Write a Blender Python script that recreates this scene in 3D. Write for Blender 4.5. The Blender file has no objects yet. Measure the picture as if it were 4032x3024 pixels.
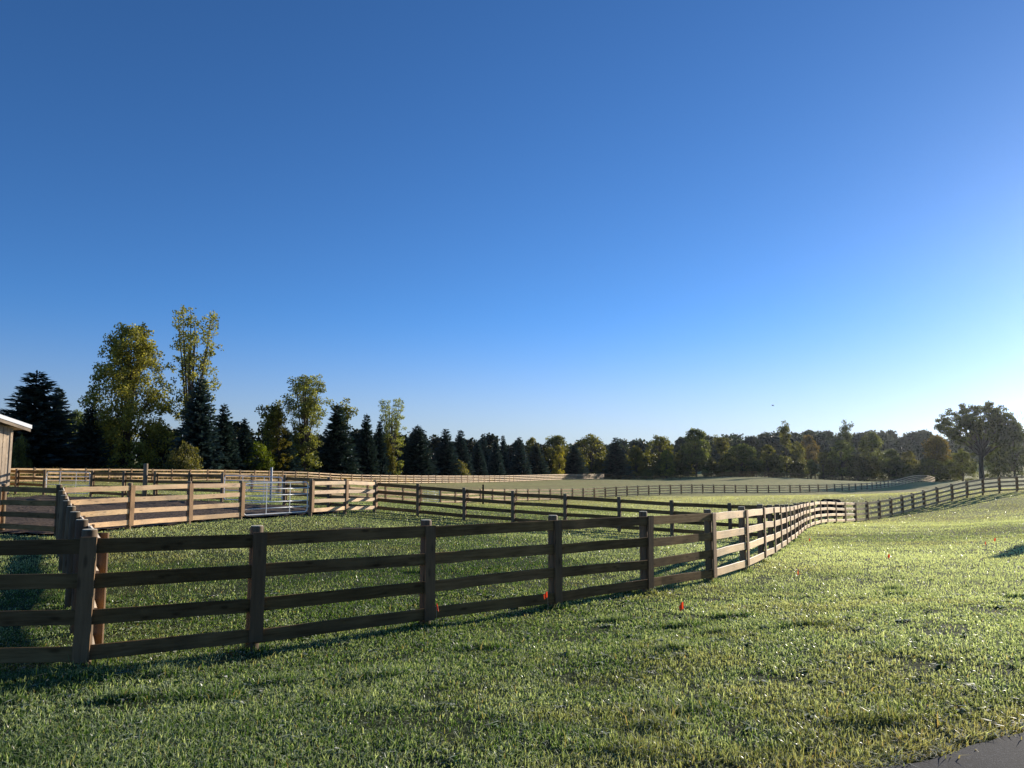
import bpy, math, random
import numpy as np
from mathutils import Vector, Matrix

# ------------------------------------------------------------------ data: surveyed fence lines (x, y, z of post tops, metres; camera at origin)
FENCE_LINES = {"A":[[-9.5,8.75,-0.8],[-7.06,8.62,-0.765],[-4.62,8.551,-0.709],[-3.131,9.532,-0.74],[-1.223,11.064,-0.772],[0.661,12.67,-0.805],[2.436,14.404,-0.864],[4.097,16.279,-0.923],[5.424,18.385,-0.981],[6.557,20.608,-1.051],[7.581,22.872,-1.164],[8.564,25.156,-1.277],[9.547,27.441,-1.393],[10.502,29.737,-1.505],[11.492,32.019,-1.608],[12.481,34.305,-1.694],[13.441,36.596,-1.789],[14.44,38.877,-1.863],[15.45,41.147,-1.946],[16.484,43.403,-2.036],[17.623,45.614,-2.095],[18.843,47.779,-2.158],[20.117,49.907,-2.254],[21.527,51.944,-2.384],[23.002,53.929,-2.514],[24.58,55.831,-2.617],[26.262,57.64,-2.665],[27.995,59.403,-2.639],[29.748,61.141,-2.555],[31.502,62.867,-2.447],[33.26,64.583,-2.31],[35.071,66.227,-2.153],[37.029,67.708,-1.929],[39.095,69.042,-1.659],[41.195,70.306,-1.393],[43.35,71.471,-1.186],[45.551,72.533,-1.061],[47.809,73.471,-0.998],[50.11,74.312,-0.958]],"B":[[-4.622,8.55,-0.709],[-5.864,10.652,-0.748],[-7.14,12.733,-0.764],[-8.408,14.813,-0.792],[-9.683,16.891,-0.786],[-10.945,18.979,-0.743],[-12.21,21.063,-0.683],[-13.492,23.139,-0.587]],"C2":[[-13.492,23.139,-0.586],[-12.494,25.387,-0.583],[-11.483,27.626,-0.584],[-10.428,29.854,-0.599],[-8.434,32.497,-0.592],[-7.481,34.783,-0.634],[-6.559,37.056,-0.726]],"C3":[[-6.559,37.056,-0.726],[-4.42,36.471,-0.889],[-2.209,35.888,-1.046],[0.036,35.303,-1.18],[2.357,34.713,-1.296],[4.691,34.097,-1.403],[6.856,33.438,-1.509],[9.161,32.717,-1.599],[11.492,32.019,-1.609]],"E":[[-6.559,37.056,-0.726],[-8.924,37.801,-0.614],[-11.3,38.54,-0.507]],"E1":[[-15.027,40.2,-0.426],[-17.237,41.424,-0.414],[-19.588,42.528,-0.385],[-21.855,43.61,-0.352],[-24.188,44.589,-0.317]],"E4":[[-27.578,45.7,-0.274],[-29.826,46.615,-0.239],[-32.121,47.474,-0.198]],"D":[[-22.727,60.906,-0.592],[-21.127,62.906,-0.732],[-19.534,64.898,-0.885],[-17.946,66.901,-1.065],[-16.412,68.913,-1.275],[-14.974,70.932,-1.501],[-13.604,72.959,-1.731],[-12.253,74.992,-1.902],[-10.855,77.028,-2.081],[-9.289,79.082,-2.294],[-7.516,81.188,-2.519],[-6.121,83.276,-2.641],[-4.894,85.365,-2.665],[-3.61,87.45,-2.678],[-2.287,89.52,-2.73],[-0.922,91.572,-2.794],[0.488,93.603,-2.857],[1.921,95.613,-2.919],[3.364,97.6,-2.98],[4.875,99.558,-3.034],[6.431,101.485,-3.067],[8.013,103.384,-3.091],[9.626,105.249,-3.108],[11.308,107.074,-3.108],[13.042,108.859,-3.092],[14.811,110.608,-3.057],[16.611,112.318,-3.029],[18.447,113.987,-3.015],[20.329,115.612,-3.006],[22.258,117.192,-3.005],[24.213,118.732,-3.003],[26.188,120.235,-2.999],[28.188,121.697,-3.007],[30.227,123.114,-3.042],[32.315,124.483,-3.105],[34.422,125.812,-3.175],[36.567,127.1,-3.229],[38.752,128.347,-3.288],[40.96,129.567,-3.335],[43.191,130.768,-3.366],[45.442,131.962,-3.385],[47.686,133.171,-3.396],[49.873,134.428,-3.406],[52.008,135.737,-3.417],[54.095,137.099,-3.423],[56.157,138.506,-3.419],[58.176,139.964,-3.409],[60.163,141.468,-3.399],[62.112,143.019,-3.391],[64.009,144.624,-3.388],[65.87,146.272,-3.392],[67.697,147.961,-3.381],[69.462,149.704,-3.343],[71.177,151.491,-3.3],[72.851,153.313,-3.263],[74.507,155.154,-3.217],[76.165,157.0,-3.162],[77.828,158.846,-3.09],[79.486,160.696,-2.988],[81.141,162.548,-2.853],[82.8,164.398,-2.706],[84.458,166.245,-2.559],[86.103,168.098,-2.417],[87.74,169.952,-2.314],[89.381,171.8,-2.244],[91.031,173.641,-2.201],[92.682,175.478,-2.203],[94.337,177.31,-2.258],[95.987,179.144,-2.375],[97.616,180.991,-2.531],[99.198,182.864,-2.717],[100.736,184.764,-2.904]],"F":[[-51.442,71.669,-0.187],[-50.392,73.644,-0.211],[-49.294,75.71,-0.236],[-48.12,77.917,-0.263],[-46.863,80.281,-0.303],[-45.568,82.717,-0.344],[-44.305,85.092,-0.368],[-43.043,87.467,-0.392],[-41.77,89.86,-0.433],[-40.526,92.2,-0.473],[-39.303,94.5,-0.507],[-38.09,96.781,-0.54],[-36.85,99.113,-0.577],[-35.584,101.194,-0.627],[-34.338,103.29,-0.682],[-33.093,105.394,-0.74],[-31.888,107.513,-0.798],[-30.671,109.637,-0.866],[-29.502,111.783,-0.949],[-28.414,113.959,-1.069],[-27.311,116.132,-1.197],[-26.145,118.279,-1.305],[-24.941,120.415,-1.4],[-23.821,122.581,-1.473],[-22.73,124.763,-1.535],[-21.65,126.95,-1.586],[-20.553,129.131,-1.634],[-19.443,131.308,-1.681],[-18.346,133.49,-1.727],[-17.269,135.681,-1.771],[-16.211,137.879,-1.81],[-15.158,140.08,-1.847],[-14.102,142.281,-1.883],[-13.074,144.492,-1.921],[-12.03,146.699,-1.958],[-10.982,148.902,-1.995],[-9.922,151.103,-2.031],[-8.893,153.314,-2.063],[-7.858,155.524,-2.093],[-6.833,157.739,-2.123],[-5.819,159.956,-2.149],[-4.782,162.166,-2.171],[-3.723,164.367,-2.189],[-2.679,166.573,-2.208],[-1.664,168.792,-2.226],[-0.678,171.023,-2.243],[0.299,173.257,-2.255],[1.317,175.477,-2.265],[2.335,177.695,-2.273],[3.357,179.912,-2.282],[4.367,182.132,-2.291],[5.387,184.349,-2.299],[6.407,186.567,-2.306],[7.387,188.799,-2.312],[8.39,191.025,-2.318],[9.381,193.255,-2.324],[10.364,195.488,-2.331],[11.348,197.721,-2.339],[12.333,199.952,-2.35],[13.332,202.178,-2.361],[14.348,204.397,-2.372],[15.383,206.606,-2.384],[16.437,208.806,-2.397],[17.523,210.99,-2.412],[18.666,213.146,-2.427],[19.843,215.285,-2.445],[21.04,217.411,-2.468],[22.257,219.527,-2.495],[23.49,221.633,-2.523],[24.724,223.74,-2.551],[25.923,225.865,-2.579],[27.087,228.008,-2.607]],"G":[[27.087,228.008,-2.607],[29.562,227.94,-2.772],[32.037,227.865,-2.916],[34.511,227.776,-3.045],[36.982,227.672,-3.159],[39.45,227.554,-3.238],[41.915,227.427,-3.24],[44.378,227.295,-3.139],[46.836,227.157,-2.966],[49.291,227.007,-2.802],[51.741,226.845,-2.677],[54.187,226.678,-2.557],[56.629,226.511,-2.41],[59.07,226.348,-2.236],[61.509,226.191,-2.07],[63.947,226.044,-1.944],[66.384,225.911,-1.875],[68.821,225.792,-1.86],[71.258,225.688,-1.888],[73.695,225.596,-1.961],[76.133,225.517,-2.066],[78.571,225.446,-2.194],[81.01,225.383,-2.341],[83.448,225.325,-2.492],[85.887,225.273,-2.63],[88.327,225.224,-2.755],[90.766,225.179,-2.873],[93.206,225.136,-2.99],[95.646,225.096,-3.108],[98.086,225.059,-3.229],[100.525,225.025,-3.352],[102.965,224.993,-3.479],[105.404,224.962,-3.609],[107.844,224.934,-3.736],[110.284,224.907,-3.852],[112.724,224.881,-3.953]],"C1":[[-13.492,23.139,-0.587],[-15.749,24.066,-0.577],[-18.006,24.994,-0.567],[-20.263,25.921,-0.557]]}
GROUND_PTS = [[0,0,-1.62],[3,2.5,-1.62],[-3,-2,-1.62],[6,4,-1.62],[9,6,-1.63],[-6,-4,-1.65],[2.0,4.2,-1.63],[3.2,4.8,-1.63],[5.5,6.2,-1.66],[-1.5,2.6,-1.66],[-2.5,4.5,-1.82],[0,5.0,-1.8],[3,7,-1.85],[8,9,-1.87],[12,14,-2.12],[20,26,-2.5],[28,38,-2.75],[14,8,-1.75],[24,14,-1.9],[40,40,-2.4],[60,60,-2.0],[-6,-15,-1.7],[15,-10,-1.6],[-15,0,-2.0],[-25,15,-2.1],[-40,40,-1.7],[-60,60,-1.6],[30.399,124.0,-4.066],[37.327,129.0,-4.168],[44.917,134.0,-4.264],[52.586,138.0,-4.279],[60.115,143.0,-4.295],[83.963,166.0,-4.096],[83.784,150.0,-2.824],[85.385,146.0,-2.63],[87.704,142.0,-2.511],[89.759,138.0,-2.418],[96.659,135.0,-2.366],[-70,110,-1.0],[-50,105,-1.2],[-35,125,-1.6],[-15,160,-2.6],[5,215,-3.0],[40,250,-3.8],[90,250,-4.2],[130,235,-4.2],[150,200,-3.0],[-120,120,-0.5],[-60,160,-0.5],[0,280,-2.5],[100,300,-3.5],[60,400,0],[160,400,2],[260,400,3],[-100,300,1],[-300,300,1],[300,200,-1],[0,700,6],[300,700,8],[-300,700,4],[900,900,8],[-900,900,5],[0,1500,8],[900,0,0],[-900,0,0],[0,-200,-1]]
FLAGS = [[-0.993, 10.34], [0.53, 11.719], [2.112, 9.7], [5.398, 14.774], [9.853, 25.808], [8.768, 18.173], [13.773, 22.705], [14.888, 24.035]]
TREES = [
  ('spruce', -60.99, 98, 13.27, 13.59, 'broad dark blue-green spruce beside the barn roof, widest of the spruces', {'v': 0, 'c': (1.01, 1.15, 1.35)}),
  ('spruce', -62.76, 106, 12.04, 5.95, 'smaller spruce half hidden behind the right side of the broadest spruce', {'v': 1}),
  ('broadleaf', -65.21, 112, 8.45, 4.07, 'bright yellow-green tree peeping out right of the broadest spruce', {'v': 0, 'c': (1.25, 1.44, 0.45)}),
  ('broadleaf', -65.71, 116, 9.59, 4.6, 'dark rounded tree in the gap between the broadest spruce and the big poplar', {'v': 1, 'c': (0.53, 0.69, 0.58)}),
  ('spruce', -54.88, 100, 8.97, 5.61, 'narrow black spruce just left of the big leafy poplar', {'v': 2, 'c': (0.81, 0.94, 0.94)}),
  ('poplar', -52.02, 104, 20.56, 10.48, 'wide full poplar with yellow-green leaves, left of the tallest poplar', {'v': 0, 'c': (1.4, 1.34, 0.85)}),
  ('poplar', -46.83, 112, 24.89, 7.58, 'tallest poplar, thin airy crown rising above the other trees', {'v': 1, 'c': (1.4, 1.4, 1.1)}),
  ('spruce', -42.86, 105.4, 13.87, 7.83, 'dark pointed spruce standing in front of the tallest poplar', {'v': 3, 'c': (0.94, 1.08, 1.28)}),
  ('spruce', -40.81, 108.7, 10.55, 5.46, 'second spruce to the right of the tallest poplar', {'v': 0, 'c': (0.81, 0.94, 0.94)}),
  ('bush', -42.87, 100.4, 5.41, 6.47, 'large rounded grey-green bush in front of the tallest poplar', {'v': 0, 'c': (0.71, 0.68, 0.56)}),
  ('bush', -58.64, 92, 5.55, 3.19, 'leafy olive bush beside the corner of the barn', {'v': 1, 'c': (0.62, 0.65, 0.43)}),
  ('spruce', -38.97, 112, 8.85, 4.25, 'low dark spruce left of the pale thin-topped tree', {'v': 1, 'c': (0.81, 0.94, 0.94)}),
  ('broadleaf', -37.63, 113.4, 5.7, 5.24, 'bright lime-green bush below the pale thin-topped tree', {'v': 1, 'c': (0.78, 0.98, 0.25)}),
  ('airy', -38.13, 120, 11.88, 4.36, 'pale thin-topped tree with sparse yellowish leaves left of the golden tree', {'v': 0, 'c': (0.98, 0.98, 0.55)}),
  ('poplar', -35.31, 116.8, 11.07, 3.86, 'golden leaved pointed tree just left of the green poplar', {'v': 2, 'c': (0.98, 0.83, 0.28)}),
  ('spruce', -34.64, 117.8, 8.06, 5.21, 'short dark spruce at the foot of the golden pointed tree', {'v': 2, 'c': (1.08, 1.22, 1.35)}),
  ('poplar', -32.59, 121.1, 16.85, 6.6, 'green poplar with a dense rounded top, middle one of the poplars by height', {'v': 3, 'c': (1.22, 1.28, 0.92)}),
  ('airy', -29.29, 132, 14.37, 4.8, 'thin pale treetop showing behind the tall twin black spruces', {'v': 1, 'c': (1.32, 1.3, 0.84)}),
  ('spruce', -29.0, 127.3, 12.64, 7.95, 'taller black spruce of the pair right of the green poplar', {'v': 3, 'c': (0.68, 0.81, 0.81)}),
  ('spruce', -25.24, 133.5, 11.76, 5.64, 'slimmer black spruce of the pair right of the green poplar', {'v': 0, 'c': (0.68, 0.81, 0.81)}),
  ('spruce', -23.51, 136.7, 10.85, 4.38, 'dark spruce tucked just left of the smallest poplar', {'v': 1, 'c': (0.81, 0.94, 1.01)}),
  ('poplar', -21.83, 139.7, 15.45, 5.17, 'smallest poplar, thin crown above a yellow bush', {'v': 1, 'c': (1.34, 1.46, 1.1)}),
  ('broadleaf', -22.4, 138.7, 7.77, 3.66, 'golden yellow bush at the foot of the smallest poplar', {'v': 1, 'c': (0.79, 0.72, 0.25)}),
  ('spruce', -17.97, 146.8, 10.82, 8.87, 'dark spruce right of the smallest poplar, first of the lower spruces', {'v': 2, 'c': (0.81, 0.94, 1.01)}),
  ('spruce', -13.39, 155.7, 10.67, 7.2, 'left one of two touching spruces behind a grey-green bush', {'v': 3, 'c': (0.88, 1.01, 1.15)}),
  ('spruce', -10.72, 160.9, 10.73, 6.48, 'right one of two touching spruces behind a grey-green bush', {'v': 0, 'c': (0.88, 1.01, 1.15)}),
  ('bush', -11.02, 156.9, 4.88, 6.32, 'low grey-green bush at the foot of two touching spruces', {'v': 0, 'c': (0.84, 0.79, 0.58)}),
  ('spruce', -7.42, 167.4, 8.76, 5.36, 'pointed spruce just right of the low grey-green bush', {'v': 1, 'c': (0.94, 1.08, 1.22)}),
  ('spruce', -6.62, 180, 10.71, 5.05, 'spruce behind the pointed spruce by the low grey-green bush', {'v': 2, 'c': (0.94, 1.08, 1.22)}),
  ('spruce', -3.78, 174.7, 10.18, 4.73, 'slim spruce in the middle of the lower spruce row', {'v': 3, 'c': (1.01, 1.15, 1.28)}),
  ('spruce', -2.22, 188, 10.96, 4.53, 'thin spruce behind the slim middle spruce', {'v': 0, 'c': (1.01, 1.15, 1.28)}),
  ('spruce', 1.71, 186.1, 10.49, 6.15, 'broad based spruce left of the olive treetops', {'v': 1, 'c': (1.01, 1.15, 1.28)}),
  ('spruce', 6.15, 195.3, 9.57, 7.22, 'low wide spruce in front of the olive treetops', {'v': 2, 'c': (1.08, 1.15, 1.15)}),
  ('broadleaf', 5.57, 215, 11.51, 4.97, 'yellowish treetop rising behind the low wide spruce', {'v': 2, 'c': (1.19, 1.06, 0.45)}),
  ('broadleaf', 12.85, 225, 13.09, 9.66, 'olive tree with a wide feathery top behind the far sunlit fence', {'v': 3, 'c': (0.72, 0.73, 0.45)}),
  ('broadleaf', 12.8, 209.6, 9.41, 3.81, 'bright yellow narrow tree at the end of the spruces', {'v': 0, 'c': (1.54, 1.36, 0.38)}),
  ('spruce', 17.66, 219.6, 9.81, 8.34, 'last pointed spruce, between the yellow narrow tree and the open-crowned tree', {'v': 3, 'c': (1.08, 1.22, 1.28)}),
  ('umbrella', 24.99, 244, 14.98, 10.88, 'open-crowned tree with bare stems above the corner of the far fence', {'v': 0, 'c': (0.83, 0.81, 0.45)}),
  ('spruce', 32.14, 240, 12.83, 10.15, 'dark conifer right of the open-crowned tree by the fence corner', {'v': 0, 'c': (1.15, 1.28, 1.22)}),
  ('broadleaf', 39.48, 246, 10.45, 6.09, 'golden tree right of the dark conifer by the fence corner', {'v': 1, 'c': (0.98, 0.86, 0.37)}),
  ('bush', 41.05, 236, 3.83, 4.52, 'small round bush against the dark far fence', {'v': 0, 'c': (0.74, 0.74, 0.5)}),
  ('umbrella', 48.14, 252, 15.12, 9.57, 'domed olive tree with a smooth rounded top, left of the tall dark tree', {'v': 1, 'c': (0.83, 0.84, 0.42)}),
  ('broadleaf', 48.37, 242, 9.0, 5.99, 'bright yellow-green low tree in front of the domed olive tree', {'v': 2, 'c': (1.03, 1.07, 0.34)}),
  ('broadleaf', 59.57, 250, 16.4, 10.9, 'tall dark rounded tree with two shoulders, highest of the middle wood', {'v': 3, 'c': (0.59, 0.72, 0.59)}),
  ('airy', 71.72, 262, 14.0, 6.06, 'thin wispy tree right of the tall dark rounded tree', {'v': 0, 'c': (0.93, 0.9, 0.62)}),
  ('broadleaf', 73.39, 246, 10.65, 12.19, 'broad low dark tree below the wispy tree', {'v': 1, 'c': (0.47, 0.59, 0.51)}),
  ('broadleaf', 83.54, 252, 10.9, 7.66, 'olive tree left of the tall bare-stemmed tree', {'v': 0, 'c': (0.72, 0.73, 0.4)}),
  ('airy', 88.78, 250, 18.76, 5.45, 'tall thin tree with bare stems and a small forked top', {'v': 1, 'c': (0.78, 0.78, 0.5)}),
  ('broadleaf', 96.66, 262, 12.36, 6.92, 'olive tree leaning out right of the tall bare-stemmed tree', {'v': 2, 'c': (0.86, 0.86, 0.5)}),
  ('broadleaf', 115.4, 300, 15.8, 7.93, 'reddish-brown rounded tree on the ridge right of the bare-stemmed tree', {'v': 3, 'c': (0.78, 0.56, 0.4)}),
  ('broadleaf', 94.42, 244, 6.35, 3.87, 'small dark round tree close to the shaded fence', {'v': 1, 'c': (0.47, 0.59, 0.51)}),
  ('airy', 98.83, 246, 8.89, 4.06, 'slender pale olive tree right of the small dark round tree', {'v': 0, 'c': (0.72, 0.73, 0.45)}),
  ('broadleaf', 105.82, 248, 12.83, 10.65, 'bushy dark green tree under the dark forked treetop', {'v': 0, 'c': (0.7, 0.85, 0.59)}),
  ('airy', 110.55, 254, 19.76, 4.87, 'dark forked treetop standing out above the wood', {'v': 1, 'c': (0.47, 0.59, 0.51)}),
  ('broadleaf', 116.52, 250, 15.58, 9.74, 'tall green tree with two trunks right of the dark forked treetop', {'v': 2, 'c': (0.66, 0.76, 0.5)}),
  ('broadleaf', 116.94, 238, 10.35, 6.45, 'dark rounded tree behind the start of the humped sunlit fence', {'v': 3, 'c': (0.43, 0.55, 0.51)}),
  ('broadleaf', 124.23, 242, 9.18, 6.79, 'low olive tree above the humped sunlit fence', {'v': 0, 'c': (0.72, 0.68, 0.4)}),
  ('broadleaf', 129.82, 236, 13.91, 9.35, 'brownish autumn tree left of the big spreading tree', {'v': 1, 'c': (0.78, 0.59, 0.34)}),
  ('broadleaf', 123.06, 226, 6.84, 7.84, 'low yellow-olive thicket tree below the brownish autumn tree', {'v': 2, 'c': (0.72, 0.73, 0.34)}),
  ('broadleaf', 125.77, 216, 9.08, 7.49, 'low green tree under the left limbs of the big spreading tree', {'v': 3, 'c': (0.73, 0.79, 0.5)}),
  ('oak', 121.44, 200, 20.8, 20.48, 'big spreading tree with heavy limbs and flat dark crown, on the hill', {'v': 0, 'c': (0.55, 0.64, 0.51)}),
  ('broadleaf', 129.41, 206, 10.02, 7.48, 'green leafy tree against the right side of the big spreading tree', {'v': 1, 'c': (0.66, 0.76, 0.5)}),
  ('broadleaf', 124.65, 192, 15.34, 8.24, 'very dark tall tree at the right end of the wood', {'v': 2, 'c': (0.35, 0.42, 0.42)}),
  ('bare', 130.36, 198, 18.94, 3.92, 'leafless tree with bare forked branches beside the very dark tall tree', {'v': 0}),
]

POST_H = 1.5
SUN_AZ, SUN_EL = math.radians(45.5), math.radians(12.5)
scene = bpy.context.scene
COL = scene.collection
PR_ = .085
rng = np.random.default_rng(7)
random.seed(7)

# ------------------------------------------------------------------ ground model
def build_ground(FEN):
    pts = []
    for k, q in FEN.items():
        q = np.array(q)
        b = q.copy(); b[:, 2] -= POST_H
        pts.append(b)
    pts.append(np.array(GROUND_PTS))
    P = np.vstack(pts)
    def wide(x, y):
        # locally weighted plane through the known ground points
        out = np.zeros(x.shape)
        xf, yf = x.ravel(), y.ravel(); of = out.ravel()
        for s in range(0, len(xf), 4000):
            X, Y = xf[s:s+4000, None], yf[s:s+4000, None]
            h = 5.0 + 0.10 * np.hypot(X, Y)
            dx, dy = P[None, :, 0] - X, P[None, :, 1] - Y
            w = np.exp(-(dx*dx + dy*dy) / (2*h*h)) + 1e-7 * np.exp(-(dx*dx+dy*dy)/(2*(6*h)**2)) + 1e-12
            u, v = dx / h, dy / h
            S0 = w.sum(1); Su = (w*u).sum(1); Sv = (w*v).sum(1)
            Suu = (w*u*u).sum(1) + .25*S0; Svv = (w*v*v).sum(1) + .25*S0; Suv = (w*u*v).sum(1)
            Z = P[None, :, 2]
            Sz = (w*Z).sum(1); Suz = (w*u*Z).sum(1); Svz = (w*v*Z).sum(1)
            M = np.stack([np.stack([S0, Su, Sv], -1), np.stack([Su, Suu, Suv], -1), np.stack([Sv, Suv, Svv], -1)], -2)
            of[s:s+4000] = np.linalg.solve(M, np.stack([Sz, Suz, Svz], -1)[..., None])[:, 0, 0]
        return of.reshape(x.shape)
    res = P[:, 2] - wide(P[:, 0], P[:, 1])
    def fn(x, y):
        z = wide(x, y); zf = z.ravel(); xf, yf = x.ravel(), y.ravel()
        for s in range(0, len(xf), 4000):
            X, Y = xf[s:s+4000, None], yf[s:s+4000, None]
            h = 1.8 + 0.028 * np.hypot(X, Y)
            w = np.exp(-((P[None, :, 0]-X)**2 + (P[None, :, 1]-Y)**2) / (2*h*h))
            zf[s:s+4000] += (w * res).sum(1) / (w.sum(1) + .15)
        return zf.reshape(x.shape)
    return fn

def graded(lo, hi, fine_lo, fine_hi, step, ratio=1.07):
    a = list(np.arange(fine_lo, fine_hi + 1e-6, step))
    s = step
    while a[-1] < hi:
        s *= ratio; a.append(a[-1] + s)
    s = step; b = []
    v = fine_lo
    while v > lo:
        s *= ratio; v -= s; b.append(v)
    return np.array(b[::-1] + a)

_fn = build_ground(FENCE_LINES)
GX = graded(-1500, 1500, -24, 30, .55)
GY = graded(-60, 2600, -8, 48, .55)
_gx, _gy = np.meshgrid(GX, GY)
GZ = _fn(_gx, _gy)

def vnoise(x, y, s, seed=0):
    x = np.asarray(x) / s + 37.3 * seed; y = np.asarray(y) / s + 11.7 * seed
    xi, yi = np.floor(x), np.floor(y); fx, fy = x - xi, y - yi
    fx = fx*fx*(3-2*fx); fy = fy*fy*(3-2*fy)
    def h(a, b):
        v = np.sin(a*127.1 + b*311.7 + seed*74.7) * 43758.5453
        return v - np.floor(v)
    return (h(xi, yi)*(1-fx) + h(xi+1, yi)*fx)*(1-fy) + (h(xi, yi+1)*(1-fx) + h(xi+1, yi+1)*fx)*fy

GZ = GZ + (vnoise(_gx, _gy, 1.7, 3) - .5) * .05 * np.clip(np.hypot(_gx, _gy) / 8, .2, 1)

def ground(x, y):
    x = np.asarray(x, float); y = np.asarray(y, float)
    i = np.clip(np.searchsorted(GX, x) - 1, 0, len(GX) - 2); j = np.clip(np.searchsorted(GY, y) - 1, 0, len(GY) - 2)
    u = (x - GX[i]) / (GX[i+1] - GX[i]); v = (y - GY[j]) / (GY[j+1] - GY[j])
    return (GZ[j, i]*(1-u) + GZ[j, i+1]*u)*(1-v) + (GZ[j+1, i]*(1-u) + GZ[j+1, i+1]*u)*v

def g1(x, y): return float(ground(np.array([x]), np.array([y]))[0])

# driveway edge: a straight line, the driveway lies on its camera side
EDGE_P, EDGE_D = np.array([1.91, 4.36]), np.array([.888, .460])
def edge_dist(x, y):  # positive on the lawn
    return (x - EDGE_P[0]) * -EDGE_D[1] + (y - EDGE_P[1]) * EDGE_D[0]
# dirt pen
PEN = np.array([[-13.7, 23.4], [-7.6, 35.6], [-9.8, 37.6], [-26.5, 44.6], [-29.0, 30.0]])
def pen_dist(x, y):   # positive inside
    d = np.full(np.shape(x), 1e9)
    for k in range(len(PEN)):
        a, b = PEN[k], PEN[(k+1) % len(PEN)]; e = (b - a) / np.linalg.norm(b - a)
        d = np.minimum(d, (x - a[0]) * -e[1] + (y - a[1]) * e[0])
    return d
SPOTS = [(3.35, 13.55, .42), (-5.5, 27.6, .9), (-3.6, 28.4, .7)]   # bare scuffed spots in the turf
def bare(x, y):
    m = np.clip((pen_dist(x, y) + (vnoise(x, y, 1.3, 5) - .5) * 1.6) / .5, 0, 1)
    for sx, sy, sr in SPOTS:
        m = np.maximum(m, np.clip(1.3 - np.hypot((x - sx), (y - sy) * 1.2) / sr + (vnoise(x, y, .3, 6) - .5) * .8, 0, 1))
    return m

# ------------------------------------------------------------------ helpers
def mesh_np(name, V, F):
    """V (n,3); F list of (m,k) int arrays, one per polygon size"""
    me = bpy.data.meshes.new(name)
    V = np.asarray(V, np.float32)
    me.vertices.add(len(V)); me.vertices.foreach_set('co', V.ravel())
    F = [np.asarray(f, np.int32) for f in F if len(f)]
    loops = np.concatenate([f.ravel() for f in F]); sizes = np.concatenate([np.full(len(f), f.shape[1], np.int32) for f in F])
    me.loops.add(len(loops)); me.loops.foreach_set('vertex_index', loops)
    me.polygons.add(len(sizes))
    me.polygons.foreach_set('loop_start', np.concatenate([[0], np.cumsum(sizes)[:-1]]).astype(np.int32))
    me.polygons.foreach_set('loop_total', sizes)
    me.update(calc_edges=True); me.validate(); me.shade_flat()
    return me

def face_attr(me, name, vals):
    a = me.attributes.new(name, 'FLOAT', 'FACE'); a.data.foreach_set('value', np.asarray(vals, np.float32))

class MB:
    def __init__(s): s.v, s.f3, s.f4, s.n = [], [], [], 0
    def add(s, V, quads=(), tris=()):
        s.v.append(np.asarray(V, float))
        if len(quads): s.f4.append(np.asarray(quads) + s.n)
        if len(tris): s.f3.append(np.asarray(tris) + s.n)
        s.n += len(V)
    def box(s, x0, x1, y0, y1, z0, z1, M=None):
        V = np.array([[x, y, z] for x in (x0, x1) for y in (y0, y1) for z in (z0, z1)], float)
        if M is not None: V = V @ np.array(M.to_3x3()).T + np.array(M.translation)
        s.add(V, [[0,1,3,2],[4,6,7,5],[0,4,5,1],[2,3,7,6],[0,2,6,4],[1,5,7,3]])
    def tube(s, pts, rad, n=8, caps=True):
        pts = [Vector(p) for p in pts]; R = rad if hasattr(rad, '__len__') else [rad]*len(pts)
        V = []; up = Vector((.31, .17, .93))
        for i, p in enumerate(pts):
            d = (pts[min(i+1, len(pts)-1)] - pts[max(i-1, 0)]).normalized()
            a = d.cross(up)
            if a.length < .1: a = d.cross(Vector((1, 0, 0)))
            a.normalize(); b = d.cross(a)
            for k in range(n):
                t = 2*math.pi*k/n; V.append(p + (a*math.cos(t) + b*math.sin(t))*R[i])
        Q = [[i*n+k, i*n+(k+1) % n, (i+1)*n+(k+1) % n, (i+1)*n+k] for i in range(len(pts)-1) for k in range(n)]
        T = []
        if caps:
            V += [pts[0], pts[-1]]; c = len(V) - 2
            for k in range(n):
                T.append([c, (k+1) % n, k]); T.append([c+1, (len(pts)-1)*n+k, (len(pts)-1)*n+(k+1) % n])
        s.add([list(v) for v in V], Q, T)
    def mesh(s, name, smooth=False):
        me = mesh_np(name, np.vstack(s.v), [np.vstack(s.f3) if s.f3 else [], np.vstack(s.f4) if s.f4 else []])
        if smooth: me.polygons.foreach_set('use_smooth', [True]*len(me.polygons))
        return me

def link(name, me, mat=None, parent=None, loc=(0, 0, 0)):
    o = bpy.data.objects.new(name, me); COL.objects.link(o)
    if mat is not None and me is not None and not me.materials: me.materials.append(mat)
    o.parent = parent; o.location = loc
    return o
def thing(name, label, cat, loc=(0, 0, 0), group=None, rz=0):
    o = link(name, None, None, None, loc); o.rotation_euler.z = rz
    o['label'] = label; o['category'] = cat
    if group: o['group'] = group
    o.empty_display_size = .3
    return o
def tag(o, label, cat, group=None):
    o['label'] = label; o['category'] = cat
    if group: o['group'] = group
    return o

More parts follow.
